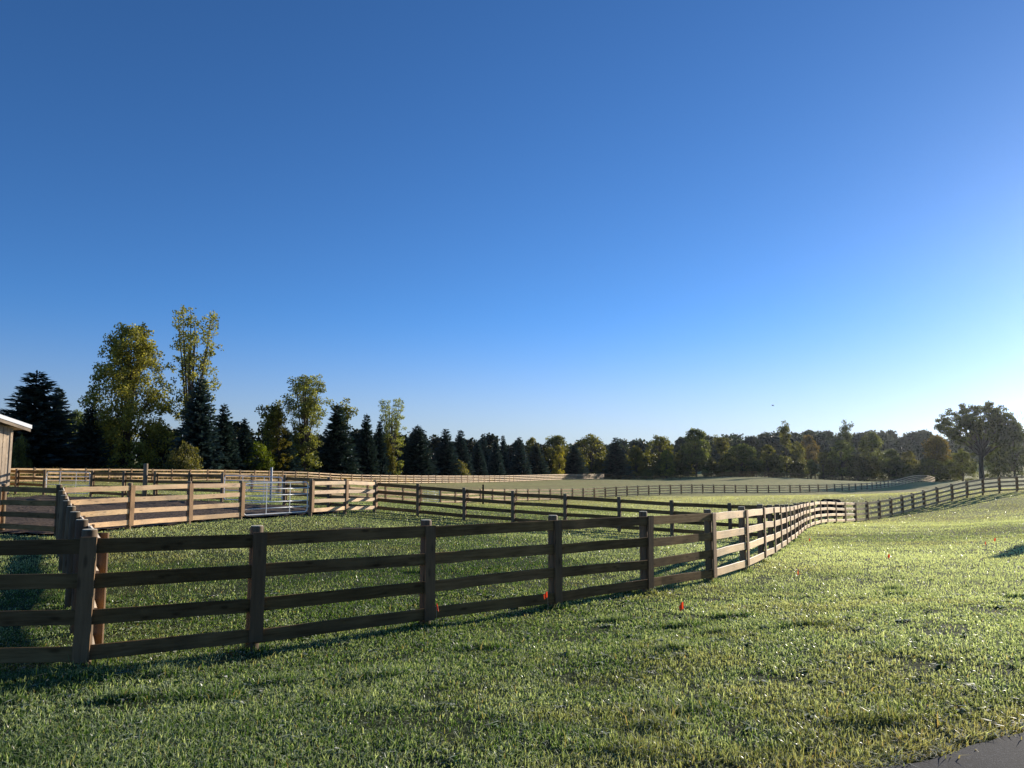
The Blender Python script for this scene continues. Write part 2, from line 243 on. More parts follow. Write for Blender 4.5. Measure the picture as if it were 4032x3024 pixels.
# ------------------------------------------------------------------ materials
class NT:
    def __init__(s, name):
        s.m = bpy.data.materials.new(name); s.m.use_nodes = True
        s.t = s.m.node_tree; s.t.nodes.clear()
        s.out = s.n('ShaderNodeOutputMaterial')
    def n(s, typ, **kw):
        nd = s.t.nodes.new(typ)
        for k, v in kw.items():
            if k in nd.inputs.keys(): nd.inputs[k].default_value = v
            else: setattr(nd, k, v)
        return nd
    def l(s, a, b): s.t.links.new(a, b)
    def coord(s, scale, out='Object'):
        tc = s.n('ShaderNodeTexCoord'); mp = s.n('ShaderNodeMapping'); mp.inputs['Scale'].default_value = scale
        s.l(tc.outputs[out], mp.inputs[0])
        return mp
    def noise(s, vec, scale, detail=4, rough=.55):
        n = s.n('ShaderNodeTexNoise'); n.inputs['Scale'].default_value = scale; n.inputs['Detail'].default_value = detail; n.inputs['Roughness'].default_value = rough
        if vec is not None: s.l(vec, n.inputs['Vector'])
        return n
    def ramp(s, fac, stops):
        r = s.n('ShaderNodeValToRGB'); e = r.color_ramp.elements
        while len(e) < len(stops): e.new(.5)
        for el, (p, c) in zip(e, stops): el.position = p; el.color = (*c, 1)
        s.l(fac, r.inputs[0]); return r
    def mix(s, fac, a, b, blend='MIX'):
        m = s.n('ShaderNodeMix', data_type='RGBA', blend_type=blend)
        for v, i in ((fac, 0), (a, 6), (b, 7)):
            if hasattr(v, 'links') or isinstance(v, bpy.types.NodeSocket): s.l(v, m.inputs[i])
            elif i == 0: m.inputs[0].default_value = v
            else: m.inputs[i].default_value = (*v, 1)
        return m.outputs[2]
    def bsdf(s, col, rough=.7, spec=.3, metal=0, bump=None, bstr=.3, bdist=.01):
        p = s.n('ShaderNodeBsdfPrincipled'); p.inputs['Roughness'].default_value = rough
        p.inputs['Specular IOR Level'].default_value = spec; p.inputs['Metallic'].default_value = metal
        if isinstance(col, bpy.types.NodeSocket): s.l(col, p.inputs['Base Color'])
        else: p.inputs['Base Color'].default_value = (*col, 1)
        if bump is not None:
            b = s.n('ShaderNodeBump'); b.inputs['Strength'].default_value = bstr; b.inputs['Distance'].default_value = bdist
            s.l(bump, b.inputs['Height']); s.l(b.outputs[0], p.inputs['Normal'])
        return p
    def done(s, sh): s.l(sh.outputs[0], s.out.inputs[0]); return s.m

def wood(name, axis, cols, rough=.75, spec=.2, sheen=0, endgrain=None):
    w = NT(name)
    tc = w.n('ShaderNodeTexCoord'); oi = w.n('ShaderNodeObjectInfo')
    off = w.n('ShaderNodeVectorMath', operation='SCALE'); off.inputs[3].default_value = 37.0
    cx = w.n('ShaderNodeCombineXYZ')
    for i in range(3): w.l(oi.outputs['Random'], cx.inputs[i])
    w.l(cx.outputs[0], off.inputs[0])
    add = w.n('ShaderNodeVectorMath', operation='ADD'); w.l(tc.outputs['Object'], add.inputs[0]); w.l(off.outputs[0], add.inputs[1])
    mp = w.n('ShaderNodeMapping'); sc = [14.0]*3; sc[axis] = .9; mp.inputs['Scale'].default_value = sc; w.l(add.outputs[0], mp.inputs[0])
    g = w.noise(mp.outputs[0], 2.2, 6, .65)
    big = w.noise(add.outputs[0], 1.3, 2)
    c = w.ramp(g.outputs['Fac'], [(.25, cols[0]), (.5, cols[1]), (.75, cols[2])])
    kn = w.n('ShaderNodeTexVoronoi'); km = w.n('ShaderNodeMapping'); ks = [9.0]*3; ks[axis] = 2.8; km.inputs['Scale'].default_value = ks
    w.l(add.outputs[0], km.inputs[0]); w.l(km.outputs[0], kn.inputs['Vector']); kn.inputs['Scale'].default_value = 1.0
    kr = w.ramp(kn.outputs['Distance'], [(.10, (1, 1, 1)), (.24, (0, 0, 0))])
    kf = w.n('ShaderNodeMath', operation='MULTIPLY'); w.l(kr.outputs[0], kf.inputs[0]); kf.inputs[1].default_value = .6
    col = w.mix(kf.outputs[0], c.outputs[0], tuple(v*.32 for v in cols[0]))
    br = w.ramp(big.outputs['Fac'], [(.28, (.60, .60, .62)), (.72, (1.2, 1.17, 1.1))])
    col = w.mix(1.0, col, br.outputs[0], 'MULTIPLY')
    col = w.mix(1.0, col, oi.outputs['Color'], 'MULTIPLY')
    if endgrain:
        ge = w.n('ShaderNodeNewGeometry'); sp = w.n('ShaderNodeSeparateXYZ'); w.l(ge.outputs['Normal'], sp.inputs[0])
        er = w.n('ShaderNodeMapRange'); er.inputs[1].default_value = .55; er.inputs[2].default_value = .85; w.l(sp.outputs[2], er.inputs[0]); col = w.mix(er.outputs[0], col, endgrain)
    p = w.bsdf(col, rough, spec, 0, g.outputs['Fac'], .35, .004)
    p.inputs['Sheen Weight'].default_value = sheen; p.inputs['Sheen Roughness'].default_value = .35; p.inputs['Sheen Tint'].default_value = (1, .86, .68, 1)
    return w.done(p)
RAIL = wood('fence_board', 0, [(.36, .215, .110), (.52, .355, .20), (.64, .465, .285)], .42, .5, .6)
RAIL_SHADED = wood('shaded_fence_board', 0, [(.24, .14, .070), (.47, .315, .185), (.64, .46, .29)], .75, .08)  # shaded copy of the fence board, with shade put into its colour
BATT = wood('fence_batten', 2, [(.26, .165, .095), (.37, .25, .155), (.46, .32, .205)])
POST = wood('fence_post', 2, [(.20, .145, .085), (.30, .22, .135), (.40, .305, .19)], .75, .2, 0, (.86, .74, .50))

def leafy(name, dark, light, trans, rough=.55, spec=.3, tcol=(1.25, 1.2, .6), sheen=0, drycol=None, dew=False):
    w = NT(name)
    at = w.n('ShaderNodeAttribute', attribute_name='tint'); oi = w.n('ShaderNodeObjectInfo')
    c = w.mix(at.outputs['Fac'], dark, light)
    if drycol:
        dr = w.n('ShaderNodeAttribute', attribute_name='dry'); c = w.mix(dr.outputs['Fac'], c, drycol)
    c = w.mix(1.0, c, oi.outputs['Color'], 'MULTIPLY')
    p = w.bsdf(c, rough, spec)
    p.inputs['Sheen Weight'].default_value = sheen; p.inputs['Sheen Roughness'].default_value = .45
    t = w.n('ShaderNodeBsdfTranslucent'); w.l(w.mix(1.0, c, tcol, 'MULTIPLY'), t.inputs[0])
    if dew:
        de = w.n('ShaderNodeAttribute', attribute_name='dew')
        for nm, lo, hi in (('Roughness', rough, .36), ('Specular IOR Level', spec, .9)):
            mr_ = w.n('ShaderNodeMapRange'); mr_.inputs[3].default_value = lo; mr_.inputs[4].default_value = hi; w.l(de.outputs['Fac'], mr_.inputs[0]); w.l(mr_.outputs[0], p.inputs[nm])
    m = w.n('ShaderNodeMixShader'); m.inputs[0].default_value = trans
    w.l(p.outputs[0], m.inputs[1]); w.l(t.outputs[0], m.inputs[2])
    return w.done(m)
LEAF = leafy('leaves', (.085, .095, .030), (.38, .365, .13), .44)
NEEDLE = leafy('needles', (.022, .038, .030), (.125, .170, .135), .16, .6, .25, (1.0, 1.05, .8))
GRASS = leafy('grass_blades', (.060, .128, .016), (.80, .87, .50), .5, .55, .16, (1.1, 1.1, .6), .5, (.52, .36, .16), True)
WEED = leafy('dry_grass', (.14, .135, .045), (.48, .34, .11), .4, .7, .2, (1.1, 1.0, .6))
def simple(name, c0, c1, scale, rough=.8, spec=.2, metal=0, bstr=.3, bdist=.01, stretch=(1, 1, 1)):
    w = NT(name); mp = w.coord(stretch); n = w.noise(mp.outputs[0], scale, 6, .6)
    c = w.ramp(n.outputs['Fac'], [(.3, c0), (.7, c1)])
    return w.done(w.bsdf(c.outputs[0], rough, spec, metal, n.outputs['Fac'], bstr, bdist))
BARK = simple('bark', (.045, .036, .028), (.12, .10, .08), 3, .9, .1, 0, .6, .03, (1, 1, .25))
STEEL = simple('galvanised_steel', (.88, .86, .81), (.95, .93, .88), 40, .34, .6, .0, .05, .001)
PLASTIC = simple('pale_plastic', (.34, .36, .39), (.44, .45, .47), 6, .5, .4)
FLAGM = leafy('flag_film', (.72, .075, .02), (.82, .14, .05), .45, .45, .4, (1.1, .9, .8))
WIRE = simple('flag_wire', (.25, .25, .26), (.35, .35, .36), 50, .4, .5, .8)
HEAP = simple('dark_soil', (.010, .009, .008), (.03, .025, .02), 6, .95, .1, 0, .8, .05)
ROOFM = simple('white_metal_roof', (.74, .75, .76), (.82, .82, .82), 3, .35, .5, 0, .05, .002)
BARNW = wood('barn_board', 2, [(.40, .30, .20), (.55, .43, .31), (.64, .52, .40)])
TRIM = wood('barn_trim', 0, [(.24, .18, .13), (.33, .26, .19), (.40, .32, .24)])
BIRDM = simple('dark_feathers', (.02, .02, .022), (.04, .04, .045), 30, .7, .2)

# ------------------------------------------------------------------ ground sheet
def make_ground_mat():
    w = NT('pasture')
    geo = w.n('ShaderNodeNewGeometry')
    n1 = w.noise(geo.outputs['Position'], .22, 5, .6); n2 = w.noise(geo.outputs['Position'], 2.3, 6, .7); n3 = w.noise(geo.outputs['Position'], 18, 4, .7)
    at = w.n('ShaderNodeAttribute', attribute_name='far'); bt = w.n('ShaderNodeAttribute', attribute_name='bare')
    near = w.ramp(n2.outputs['Fac'], [(.3, (.028, .042, .010)), (.7, (.075, .085, .026))])
    far = w.ramp(n1.outputs['Fac'], [(.28, (.36, .35, .11)), (.5, (.47, .43, .165)), (.72, (.54, .45, .21))])
    nm = w.noise(geo.outputs['Position'], .75, 6, .72)
    far2 = w.mix(.6, far.outputs[0], w.ramp(nm.outputs['Fac'], [(.32, (.20, .20, .055)), (.52, (.44, .40, .145)), (.70, (.64, .54, .27))]).outputs[0])
    np_ = w.noise(geo.outputs['Position'], .055, 5, .65); pr = w.ramp(np_.outputs['Fac'], [(.50, (0, 0, 0)), (.66, (1, 1, 1))]); pm = w.n('ShaderNodeMath', operation='MULTIPLY'); w.l(pr.outputs[0], pm.inputs[0]); pm.inputs[1].default_value = .55
    far2 = w.mix(pm.outputs[0], far2, (.40, .29, .13))
    c = w.mix(at.outputs['Fac'], near.outputs[0], far2)
    dirt = w.ramp(n3.outputs['Fac'], [(.3, (.045, .034, .026)), (.7, (.12, .095, .075))])
    c = w.mix(bt.outputs['Fac'], c, dirt.outputs[0])
    m = w.n('ShaderNodeMath', operation='ADD'); w.l(n3.outputs['Fac'], m.inputs[0]); w.l(n2.outputs['Fac'], m.inputs[1])
    return w.done(w.bsdf(c, .9, .1, 0, m.outputs[0], .8, .08))
nx, ny = len(GX), len(GY)
V = np.stack([_gx, _gy, GZ], -1).reshape(-1, 3)
ii, jj = np.meshgrid(np.arange(nx-1), np.arange(ny-1)); a = (jj*nx + ii).ravel()
me = mesh_np('ground', V, [np.stack([a, a+1, a+1+nx, a+nx], -1)])
me.polygons.foreach_set('use_smooth', [True]*len(me.polygons))
fa = me.attributes.new('far', 'FLOAT', 'POINT'); fa.data.foreach_set('value', np.clip((np.hypot(V[:, 0], V[:, 1]) - 30) / 60, 0, 1).astype(np.float32))
ba = me.attributes.new('bare', 'FLOAT', 'POINT'); ba.data.foreach_set('value', bare(V[:, 0], V[:, 1]).astype(np.float32))
o = link('ground', me, make_ground_mat()); o['kind'] = 'structure'

# dirt floor of the pen, with trodden lumps
xs = np.arange(-31, -5, .22); ys = np.arange(22, 46, .22)
px, py = np.meshgrid(xs, ys); inside = pen_dist(px, py) + (vnoise(px, py, 1.3, 5) - .5) * 1.6 > .15
pz = ground(px, py) + .02 + .09*vnoise(px, py, .45, 8)*vnoise(px, py, 1.9, 9) + .05*vnoise(px, py, .27, 2)
V = np.stack([px, py, pz], -1).reshape(-1, 3); n = len(xs)
ii, jj = np.meshgrid(np.arange(n-1), np.arange(len(ys)-1)); a = (jj*n + ii).ravel(); ok = inside.ravel()
keep = ok[a] & ok[a+1] & ok[a+n] & ok[a+n+1]; a = a[keep]
me = mesh_np('dirt_ground', V, [np.stack([a, a+1, a+1+n, a+n], -1)])
me.polygons.foreach_set('use_smooth', [True]*len(me.polygons))
o = link('dirt_ground', me, simple('pen_dirt', (.085, .058, .038), (.20, .145, .10), 7, .95, .1, 0, .9, .06)); o['kind'] = 'structure'

# driveway
w = NT('asphalt'); mp = w.coord((1, 1, 1)); n = w.noise(mp.outputs[0], 70, 4, .85); nb = w.noise(mp.outputs[0], 1.2, 3)
vor = w.n('ShaderNodeTexVoronoi'); vor.inputs['Scale'].default_value = 170; w.l(mp.outputs[0], vor.inputs['Vector'])
c = w.ramp(n.outputs['Fac'], [(.34, (.018, .018, .018)), (.56, (.060, .057, .056)), (.72, (.26, .25, .24))])
c2 = w.mix(1.0, c.outputs[0], w.ramp(nb.outputs['Fac'], [(.3, (.8, .8, .82)), (.7, (1.15, 1.12, 1.1))]).outputs[0], 'MULTIPLY')
ASPH = w.done(w.bsdf(c2, .9, .15, 0, vor.outputs['Distance'], .3, .004))
s = np.arange(-16, 30.01, .1); d = np.concatenate([[0], np.arange(.25, 5.6, .4)])
S, Dd = np.meshgrid(s, d)
wob = (vnoise(S, S*0, .7, 4) - .5)*.12 + (vnoise(S, S*0, .17, 5) - .5)*.06
off = -Dd - np.where(Dd == 0, wob, 0)
X = EDGE_P[0] + EDGE_D[0]*S - EDGE_D[1]*off; Y = EDGE_P[1] + EDGE_D[1]*S + EDGE_D[0]*off
Z = ground(X, Y) + .03
V = np.stack([X, Y, Z], -1).reshape(-1, 3); n = len(s)
ii, jj = np.meshgrid(np.arange(n-1), np.arange(len(d)-1)); a = (jj*n + ii).ravel()
me = mesh_np('driveway', V, [np.stack([a+n, a+n+1, a+1, a], -1)]); me.polygons.foreach_set('use_smooth', [True]*len(me.polygons))
o = link('driveway', me, ASPH); o['kind'] = 'structure'

# ------------------------------------------------------------------ grass: one mesh of blades, sparser and broader with distance
def make_grass():
    DMAX, DMIN, ANG = 115.0, 2.5, math.radians(41)
    N = 1300000
    k = .4
    u = rng.random(N); d = (DMIN**k + u*(DMAX**k - DMIN**k))**(1/k)
    th = rng.uniform(-ANG, ANG, N)
    x, y = d*np.sin(th), d*np.cos(th)
    ed = edge_dist(x, y) + (vnoise(x, y, .35, 12) - .5)*.10
    b = bare(x, y)
    hole = np.clip((.39 - vnoise(x, y, .31, 31)*.6 - vnoise(x, y, .9, 32)*.4)*5, 0, .8)*np.clip(14/d, 0, 1)
    keep = (ed > .03 - .14*rng.random(N)**3) & (rng.random(N) > b*1.15) & (rng.random(N) > hole)
    x, y, d, ed = x[keep], y[keep], d[keep], ed[keep]; N = len(x)
    # longer uncut tufts round the feet of the near posts
    px_, py_ = [], []
    for k in range(1, 16):
        q = FENCE_LINES['A'][k]; m_ = 170; rr = PR_ + np.abs(rng.normal(0, .10, m_)); aa = rng.uniform(0, 6.28, m_)
        px_.append(q[0] + rr*np.cos(aa)); py_.append(q[1] + rr*np.sin(aa))
    # a few dark rank tufts and flat broad-leaved rosettes break up the sward
    for k in range(46):
        dd = 3.2 + 15*rng.random(); tt = rng.uniform(-.68, .68); m_ = int(rng.integers(120, 380)); rr = rng.normal(0, .07 + .05*rng.random(), (m_, 2))
        px_.append(dd*np.sin(tt) + rr[:, 0]*1.6); py_.append(dd*np.cos(tt) + rr[:, 1])
    rx_, ry_, ra_ = [], [], []
    for k in range(420):
        dd = 3 + 19*rng.random()**1.2; tt = rng.uniform(-.68, .68); m_ = int(rng.integers(9, 18)); rr = rng.normal(0, .018, (m_, 2))
        rx_.append(dd*np.sin(tt) + rr[:, 0]); ry_.append(dd*np.cos(tt) + rr[:, 1])
    nr_ = sum(len(v) for v in rx_); nt0 = sum(len(v) for v in px_); px_ += rx_; py_ += ry_
    nt_ = sum(len(v) for v in px_); x = np.concatenate([x] + px_); y = np.concatenate([y] + py_); d = np.hypot(x, y); ed = edge_dist(x, y); N = len(x)
    tall = (np.arange(N) >= N - nt_) & (np.arange(N) < N - nr_); ros = np.arange(N) >= N - nr_; bad = (np.arange(N) >= N - nt_) & (ed < .02)
    z = ground(x, y)
    big = vnoise(x, y, 9, 1)*.5 + vnoise(x, y, 3.1, 2)*.5
    fine = vnoise(x, y, .55, 3)
    streak = vnoise(x*.35 + y*.1, y, 2.4, 7)
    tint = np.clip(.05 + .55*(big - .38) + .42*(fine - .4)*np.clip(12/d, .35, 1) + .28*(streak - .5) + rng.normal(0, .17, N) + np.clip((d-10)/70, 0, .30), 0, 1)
    tint += .40*np.exp(-((y - 22.5 - .12*x)/2.6)**2)*np.clip((x-4)/4, 0, 1) - .55*np.exp(-((x-22)/10)**2 - ((y-34)/6.0)**2) + .40*np.clip((x*.85 - y*.10 + .6)/5, -.3, 1.35)  # last term pales blades rightward, painting the low sun's glare into the tint
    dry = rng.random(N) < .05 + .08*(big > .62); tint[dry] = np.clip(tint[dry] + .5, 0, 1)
    sc = np.clip(d/5, .8, 1e9)
    hgt = (.026 + .040*rng.random(N)**1.3 + .05*np.clip(vnoise(x, y, 1.1, 4) - .55, 0, 1)) * np.where(rng.random(N) < .04, 1.45, 1) * np.where(d > 20, 1.0, 1)
    hgt *= np.where(ed < .14, 1.75, np.where(ed < .4, 1.2, 1))
    hgt = np.where(tall, hgt*1.8 + .025, hgt); hgt = np.where(ros, .05 + .05*rng.random(N), hgt); hgt = np.where(bad, .004, hgt)
    tint = np.where(tall, tint*.45, np.where(ros, .02 + .10*rng.random(N), tint))
    wid = .0040*sc**.86*rng.uniform(.7, 1.3, N)
    az = rng.uniform(0, 2*math.pi, N); lean = np.abs(rng.normal(.62, .42, N))
    over = ed < .14; az = np.where(over & (rng.random(N) < .6), math.atan2(-EDGE_D[0], EDGE_D[1]) + rng.normal(0, .6, N), az); lean = np.where(over, lean + .35, lean)
    wid = np.where(ros, wid*3.2, wid); lean = np.where(ros, 1.0 + .25*rng.random(N), lean)
    lx, ly = np.cos(az), np.sin(az)
    fa = az + rng.normal(math.pi/2, .7, N); fx, fy = np.cos(fa)*wid, np.sin(fa)*wid
    zb = z - .01
    near = d < 15
    P0 = np.stack([x, y, zb], -1); Wv = np.stack([fx, fy, fx*0], -1)
    s1, s2 = np.sin(lean*.45), np.sin(lean*1.15)
    mid = P0 + np.stack([lx*s1*hgt*.5, ly*s1*hgt*.5, np.cos(lean*.45)*hgt*.55], -1)
    tip = P0 + np.stack([lx*s2*hgt, ly*s2*hgt, np.cos(np.clip(lean, 0, 1.3))*hgt], -1)
    tip[:, 2] = np.maximum(tip[:, 2], zb + .014)
    a = near; na = a.sum()
    VA = np.stack([P0[a]-Wv[a], P0[a]+Wv[a], mid[a]+Wv[a]*.8, mid[a]-Wv[a]*.8, tip[a]], 1).reshape(-1, 3)
    bN = ~near; nb = bN.sum()
    VB = np.stack([P0[bN]-Wv[bN], P0[bN]+Wv[bN], tip[bN]], 1).reshape(-1, 3)
    ia = np.arange(na)*5; ib = np.arange(nb)*3 + na*5
    tris = np.vstack([np.stack([ia+3, ia+2, ia+4], -1), np.stack([ib, ib+1, ib+2], -1)])
    quads = np.stack([ia, ia+1, ia+2, ia+3], -1)
    me = bpy.data.meshes.new('grass')
    VV = np.vstack([VA, VB]).astype(np.float32)
    me.vertices.add(len(VV)); me.vertices.foreach_set('co', VV.ravel())
    loops = np.concatenate([tris.ravel(), quads.ravel()]).astype(np.int32)
    sizes = np.concatenate([np.full(len(tris), 3), np.full(len(quads), 4)]).astype(np.int32)
    me.loops.add(len(loops)); me.loops.foreach_set('vertex_index', loops)
    me.polygons.add(len(sizes)); me.polygons.foreach_set('loop_start', np.concatenate([[0], np.cumsum(sizes)[:-1]]).astype(np.int32)); me.polygons.foreach_set('loop_total', sizes)
    me.update(calc_edges=True)
    ta, tb = tint[a], tint[bN]
    dry = np.clip(np.clip((vnoise(x, y, 2.3, 41)*.6 + vnoise(x, y, .6, 42)*.4 - .60)*5, 0, 1)*.32 + np.clip(1 - ed/.6, 0, 1)*.40 + (rng.random(N) < .04)*.7, 0, 1)*rng.uniform(.3, 1, N) + np.clip((d - 40)/50, 0, 1)*.30
    dw = (rng.random(N) < .14 + .26*np.clip((x - y*.1 + 2)/6, 0, 1)).astype(float)
    dw[ros] = 0
    face_attr(me, 'dew', np.concatenate([dw[a], dw[bN], dw[a]*0]))
    face_attr(me, 'dry', np.concatenate([dry[a], dry[bN], dry[a]]))
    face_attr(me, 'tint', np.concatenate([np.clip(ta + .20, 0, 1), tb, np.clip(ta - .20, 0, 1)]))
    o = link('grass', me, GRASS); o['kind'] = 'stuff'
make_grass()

def make_weeds():
    q = np.array(FENCE_LINES['F']); t = np.linspace(0, 1, len(q))
    N = 42000
    s = rng.random(N)**1.3*.97; off = 2.5 + 11*rng.random(N)
    x = np.interp(s, t, q[:, 0]); y = np.interp(s, t, q[:, 1])
    dx = np.gradient(q[:, 0]); dy = np.gradient(q[:, 1]); L = np.hypot(dx, dy)
    nx_ = np.interp(s, t, -dy/L); ny_ = np.interp(s, t, dx/L)
    x = x + nx_*off + rng.normal(0, .4, N); y = y + ny_*off
    z = ground(x, y)
    h = (.55 + .75*vnoise(x, y, 2.2, 21))*rng.uniform(.7, 1.2, N); wd = rng.uniform(.04, .10, N)
    az = rng.uniform(0, 6.28, N); ln = rng.normal(0, .18, (N, 2))*h[:, None]
    P = np.stack([x, y, z-.05], -1); W = np.stack([np.cos(az)*wd, np.sin(az)*wd, wd*0], -1)
    tip = P + np.stack([ln[:, 0], ln[:, 1], h], -1); mid = P + np.stack([ln[:, 0]*.5, ln[:, 1]*.5, h*.6], -1)
    VV = np.stack([P-W*.4, P+W*.4, mid+W, tip, mid-W], 1).reshape(-1, 3); i = np.arange(N)*5
    me = mesh_np('dry_grass', VV, [np.stack([i, i+1, i+2, i+3, i+4], -1)])
    face_attr(me, 'tint', np.clip(.15 + .75*vnoise(x, y, 4, 22) - .1 + rng.normal(0, .2, N), 0, 1)[:len(me.polygons)])
    o = link('dry_grass', me, WEED); o['kind'] = 'stuff'
make_weeds()

# ------------------------------------------------------------------ fences
RT, RH, PITCH, R0 = .030, .158, .375, .09          # board thickness, height, spacing, drop of the top board below the post top
PR = .078
def rail_mesh(seed):
    r = np.random.default_rng(seed); n = 7; xs = np.linspace(0, 1, n)
    by = np.cumsum(r.normal(0, .0035, n)); by -= np.interp(xs, [0, 1], [by[0], by[-1]])
    bz = np.cumsum(r.normal(0, .0034, n)); bz -= np.interp(xs, [0, 1], [bz[0], bz[-1]])
    V = []; c = .004
    prof = [(-RT/2+c, -RH/2), (RT/2-c, -RH/2), (RT/2, -RH/2+c), (RT/2, RH/2-c), (RT/2-c, RH/2), (-RT/2+c, RH/2), (-RT/2, RH/2-c), (-RT/2, -RH/2+c)]
    for i in range(n):
        for (a, b) in prof: V.append([xs[i]*2.44, a + by[i], b + bz[i]])
    Q = [[i*8+k, (i+1)*8+k, (i+1)*8+(k+1) % 8, i*8+(k+1) % 8] for i in range(n-1) for k in range(8)]
    caps = np.array([[0, 1, 2, 3, 4, 5, 6, 7][::-1], [(n-1)*8+k for k in range(8)]])[:, ::-1]
    me = mesh_np('rail', np.array(V), [np.array(Q), caps]); me.materials.append(RAIL); return me
RAILS = [rail_mesh(s) for s in range(8)]
def post_mesh(seed, top=POST_H):
    r = np.random.default_rng(seed); n = 14; zs = [-.45, .0, .5, 1.0, top-.018, top]
    V = []; ln = r.normal(0, .006, 2)
    for i, z in enumerate(zs):
        rr = PR*(1.03 - .03*z/top) * (0.90 if i == len(zs)-1 else 1)
        for k in range(n):
            t = 2*math.pi*k/n; V.append([rr*math.cos(t)*(1+r.normal(0, .008)) + ln[0]*z, rr*math.sin(t)*(1+r.normal(0, .008)) + ln[1]*z, z])
    Q = [[i*n+k, i*n+(k+1) % n, (i+1)*n+(k+1) % n, (i+1)*n+k] for i in range(len(zs)-1) for k in range(n)]
    m = mesh_np('post', np.array(V), [np.array(Q), np.array([[(len(zs)-1)*n+k for k in range(n)]])]); m.materials.append(POST)
    m.polygons.foreach_set('use_smooth', [True]*(len(m.polygons)-1) + [False]); return m
POSTS = [post_mesh(40+s) for s in range(6)]
def batten_mesh(seed):
    b = MB(); r = np.random.default_rng(seed); x = .082 + r.normal(0, .002)
    b.box(-x, x, -.015, .015, .125 + r.normal(0, .008), 1.425); m = b.mesh('batten'); m.materials.append(BATT); return m
BATTENS = [batten_mesh(60+s) for s in range(5)]

def fence(key, label, side, skip_bays=(), omit=(), near=70., drop_batten=()):
    """side +1: boards on the right of the running direction, -1: on the left"""
    q = np.array(FENCE_LINES[key]); n = len(q)
    z = q[:, 2] - POST_H
    root = thing('board_fence', label, 'fence', (q[0, 0], q[0, 1], z[0])); O = np.array([q[0, 0], q[0, 1], z[0]])
    nr = []
    for i in range(n):
        e = []
        if i > 0 and (i-1) not in skip_bays: e.append(q[i, :2] - q[i-1, :2])
        if i < n-1 and i not in skip_bays: e.append(q[i+1, :2] - q[i, :2])
        t = sum(v/np.linalg.norm(v) for v in e); t = t/np.linalg.norm(t)
        m = np.array([t[1], -t[0]])*side
        f = e[0]/np.linalg.norm(e[0]); c = max(.6, abs(np.dot(np.array([f[1], -f[0]])*side, m)))
        nr.append(m/c)
    nr = np.array(nr); dist = np.hypot(q[:, 0], q[:, 1])
    for i in range(n):
        if i in omit: continue
        p = link('post', POSTS[(i*5 + len(key)) % 6], None, root, tuple(np.array([q[i, 0], q[i, 1], z[i] + rng.normal(0, .008)]) - O))
        v = rng.uniform(.78, 1.1)*{'A': .62 if i < 7 else 1.0, 'B': rng.uniform(.42, .8), 'G': .6}.get(key, .9); p.color = (v*1.05, v*rng.uniform(.94, .99), v*rng.uniform(.84, .93), 1)  # front and far posts tinted darker, shade put into the colour
        if dist[i] < 175 and i not in drop_batten:
            u = nr[i]/np.linalg.norm(nr[i]); b = link('batten', BATTENS[i % 5], None, p, (u[0]*(PR+RT+.017), u[1]*(PR+RT+.017), 0))
            b.rotation_euler = (0, rng.normal(0, .010), math.atan2(u[1], u[0]) + math.pi/2)
            v = rng.uniform(.75, 1.08)*{'A': .5 if i < 7 else 1.1, 'C3': .6, 'G': .5, 'E1': .6, 'E': .6, 'E4': .6}.get(key, 1.1); b.color = (v*1.05, v*.95, v*.80, 1)  # battens on shaded runs get the shade in their colour too
    rails = []
    for i in range(n-1):
        if i in skip_bays: continue
        a = q[i, :2] + nr[i]*(PR + RT/2); b = q[i+1, :2] + nr[i+1]*(PR + RT/2)
        d0 = np.hypot(*(a+b)/2)
        for k in range(4):
            zo = POST_H - .09 - RH/2 - k*PITCH
            A = np.array([a[0], a[1], z[i] + zo + rng.normal(0, .010)]); B = np.array([b[0], b[1], z[i+1] + zo + rng.normal(0, .010)])
            rails.append((d0 + k*.01, A, B, i, k))
    rails.sort(key=lambda r: r[0])
    rest = MB()
    for idx, (d0, A, B, i, k) in enumerate(rails):
        d = B - A; L = np.linalg.norm(d); h = math.hypot(d[0], d[1])
        if idx < 100:
            r = link('rail', RAILS[int(rng.integers(8))], None, root, tuple(A - O))
            r.rotation_euler = (0, -math.atan2(d[2], h), math.atan2(d[1], d[0])); r.scale = (L/2.44, 1, 1)
            v = rng.uniform(.70, 1.22)
            sun_tint = {'A': (.42 if i < 6 else .62 if i == 6 else 1.8), 'C3': .55, 'E': .6, 'E1': .6, 'E4': .6, 'C1': .6, 'G': .5}.get(key, 1.5)   # sunlit and shaded bays are painted into the board tint
            v *= sun_tint
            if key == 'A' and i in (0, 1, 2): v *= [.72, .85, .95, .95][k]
            if sun_tint < 1: r.material_slots[0].link = 'OBJECT'; r.material_slots[0].material = RAIL_SHADED
            r.color = (v*rng.uniform(1.0, 1.06), v*(.94 if sun_tint < 1 else .98), v*rng.uniform(.88, .98)*(.74 if sun_tint < 1 else .93), 1)
        else:
            M = Matrix.Translation(Vector(A - O)) @ Matrix.Rotation(math.atan2(d[1], d[0]), 4, 'Z') @ Matrix.Rotation(-math.atan2(d[2], h), 4, 'Y')
            rest.box(0, L, -RT/2, RT/2, -RH/2, RH/2, M)
    if rest.n:
        o = link('rail', rest.mesh('far_rails'), RAIL_SHADED if key == 'G' else RAIL, root); o['kind'] = 'stuff'; v = {'A': 1.1, 'G': .5}.get(key, 1.55); o.color = (v*1.03, v, v*.94, 1)  # merged far boards carry the same painted sun and shade tints
    return root, O
fa, fo = fence('A', 'long four-board fence nearest the camera, bending right past the lawn and up the hill', 1)
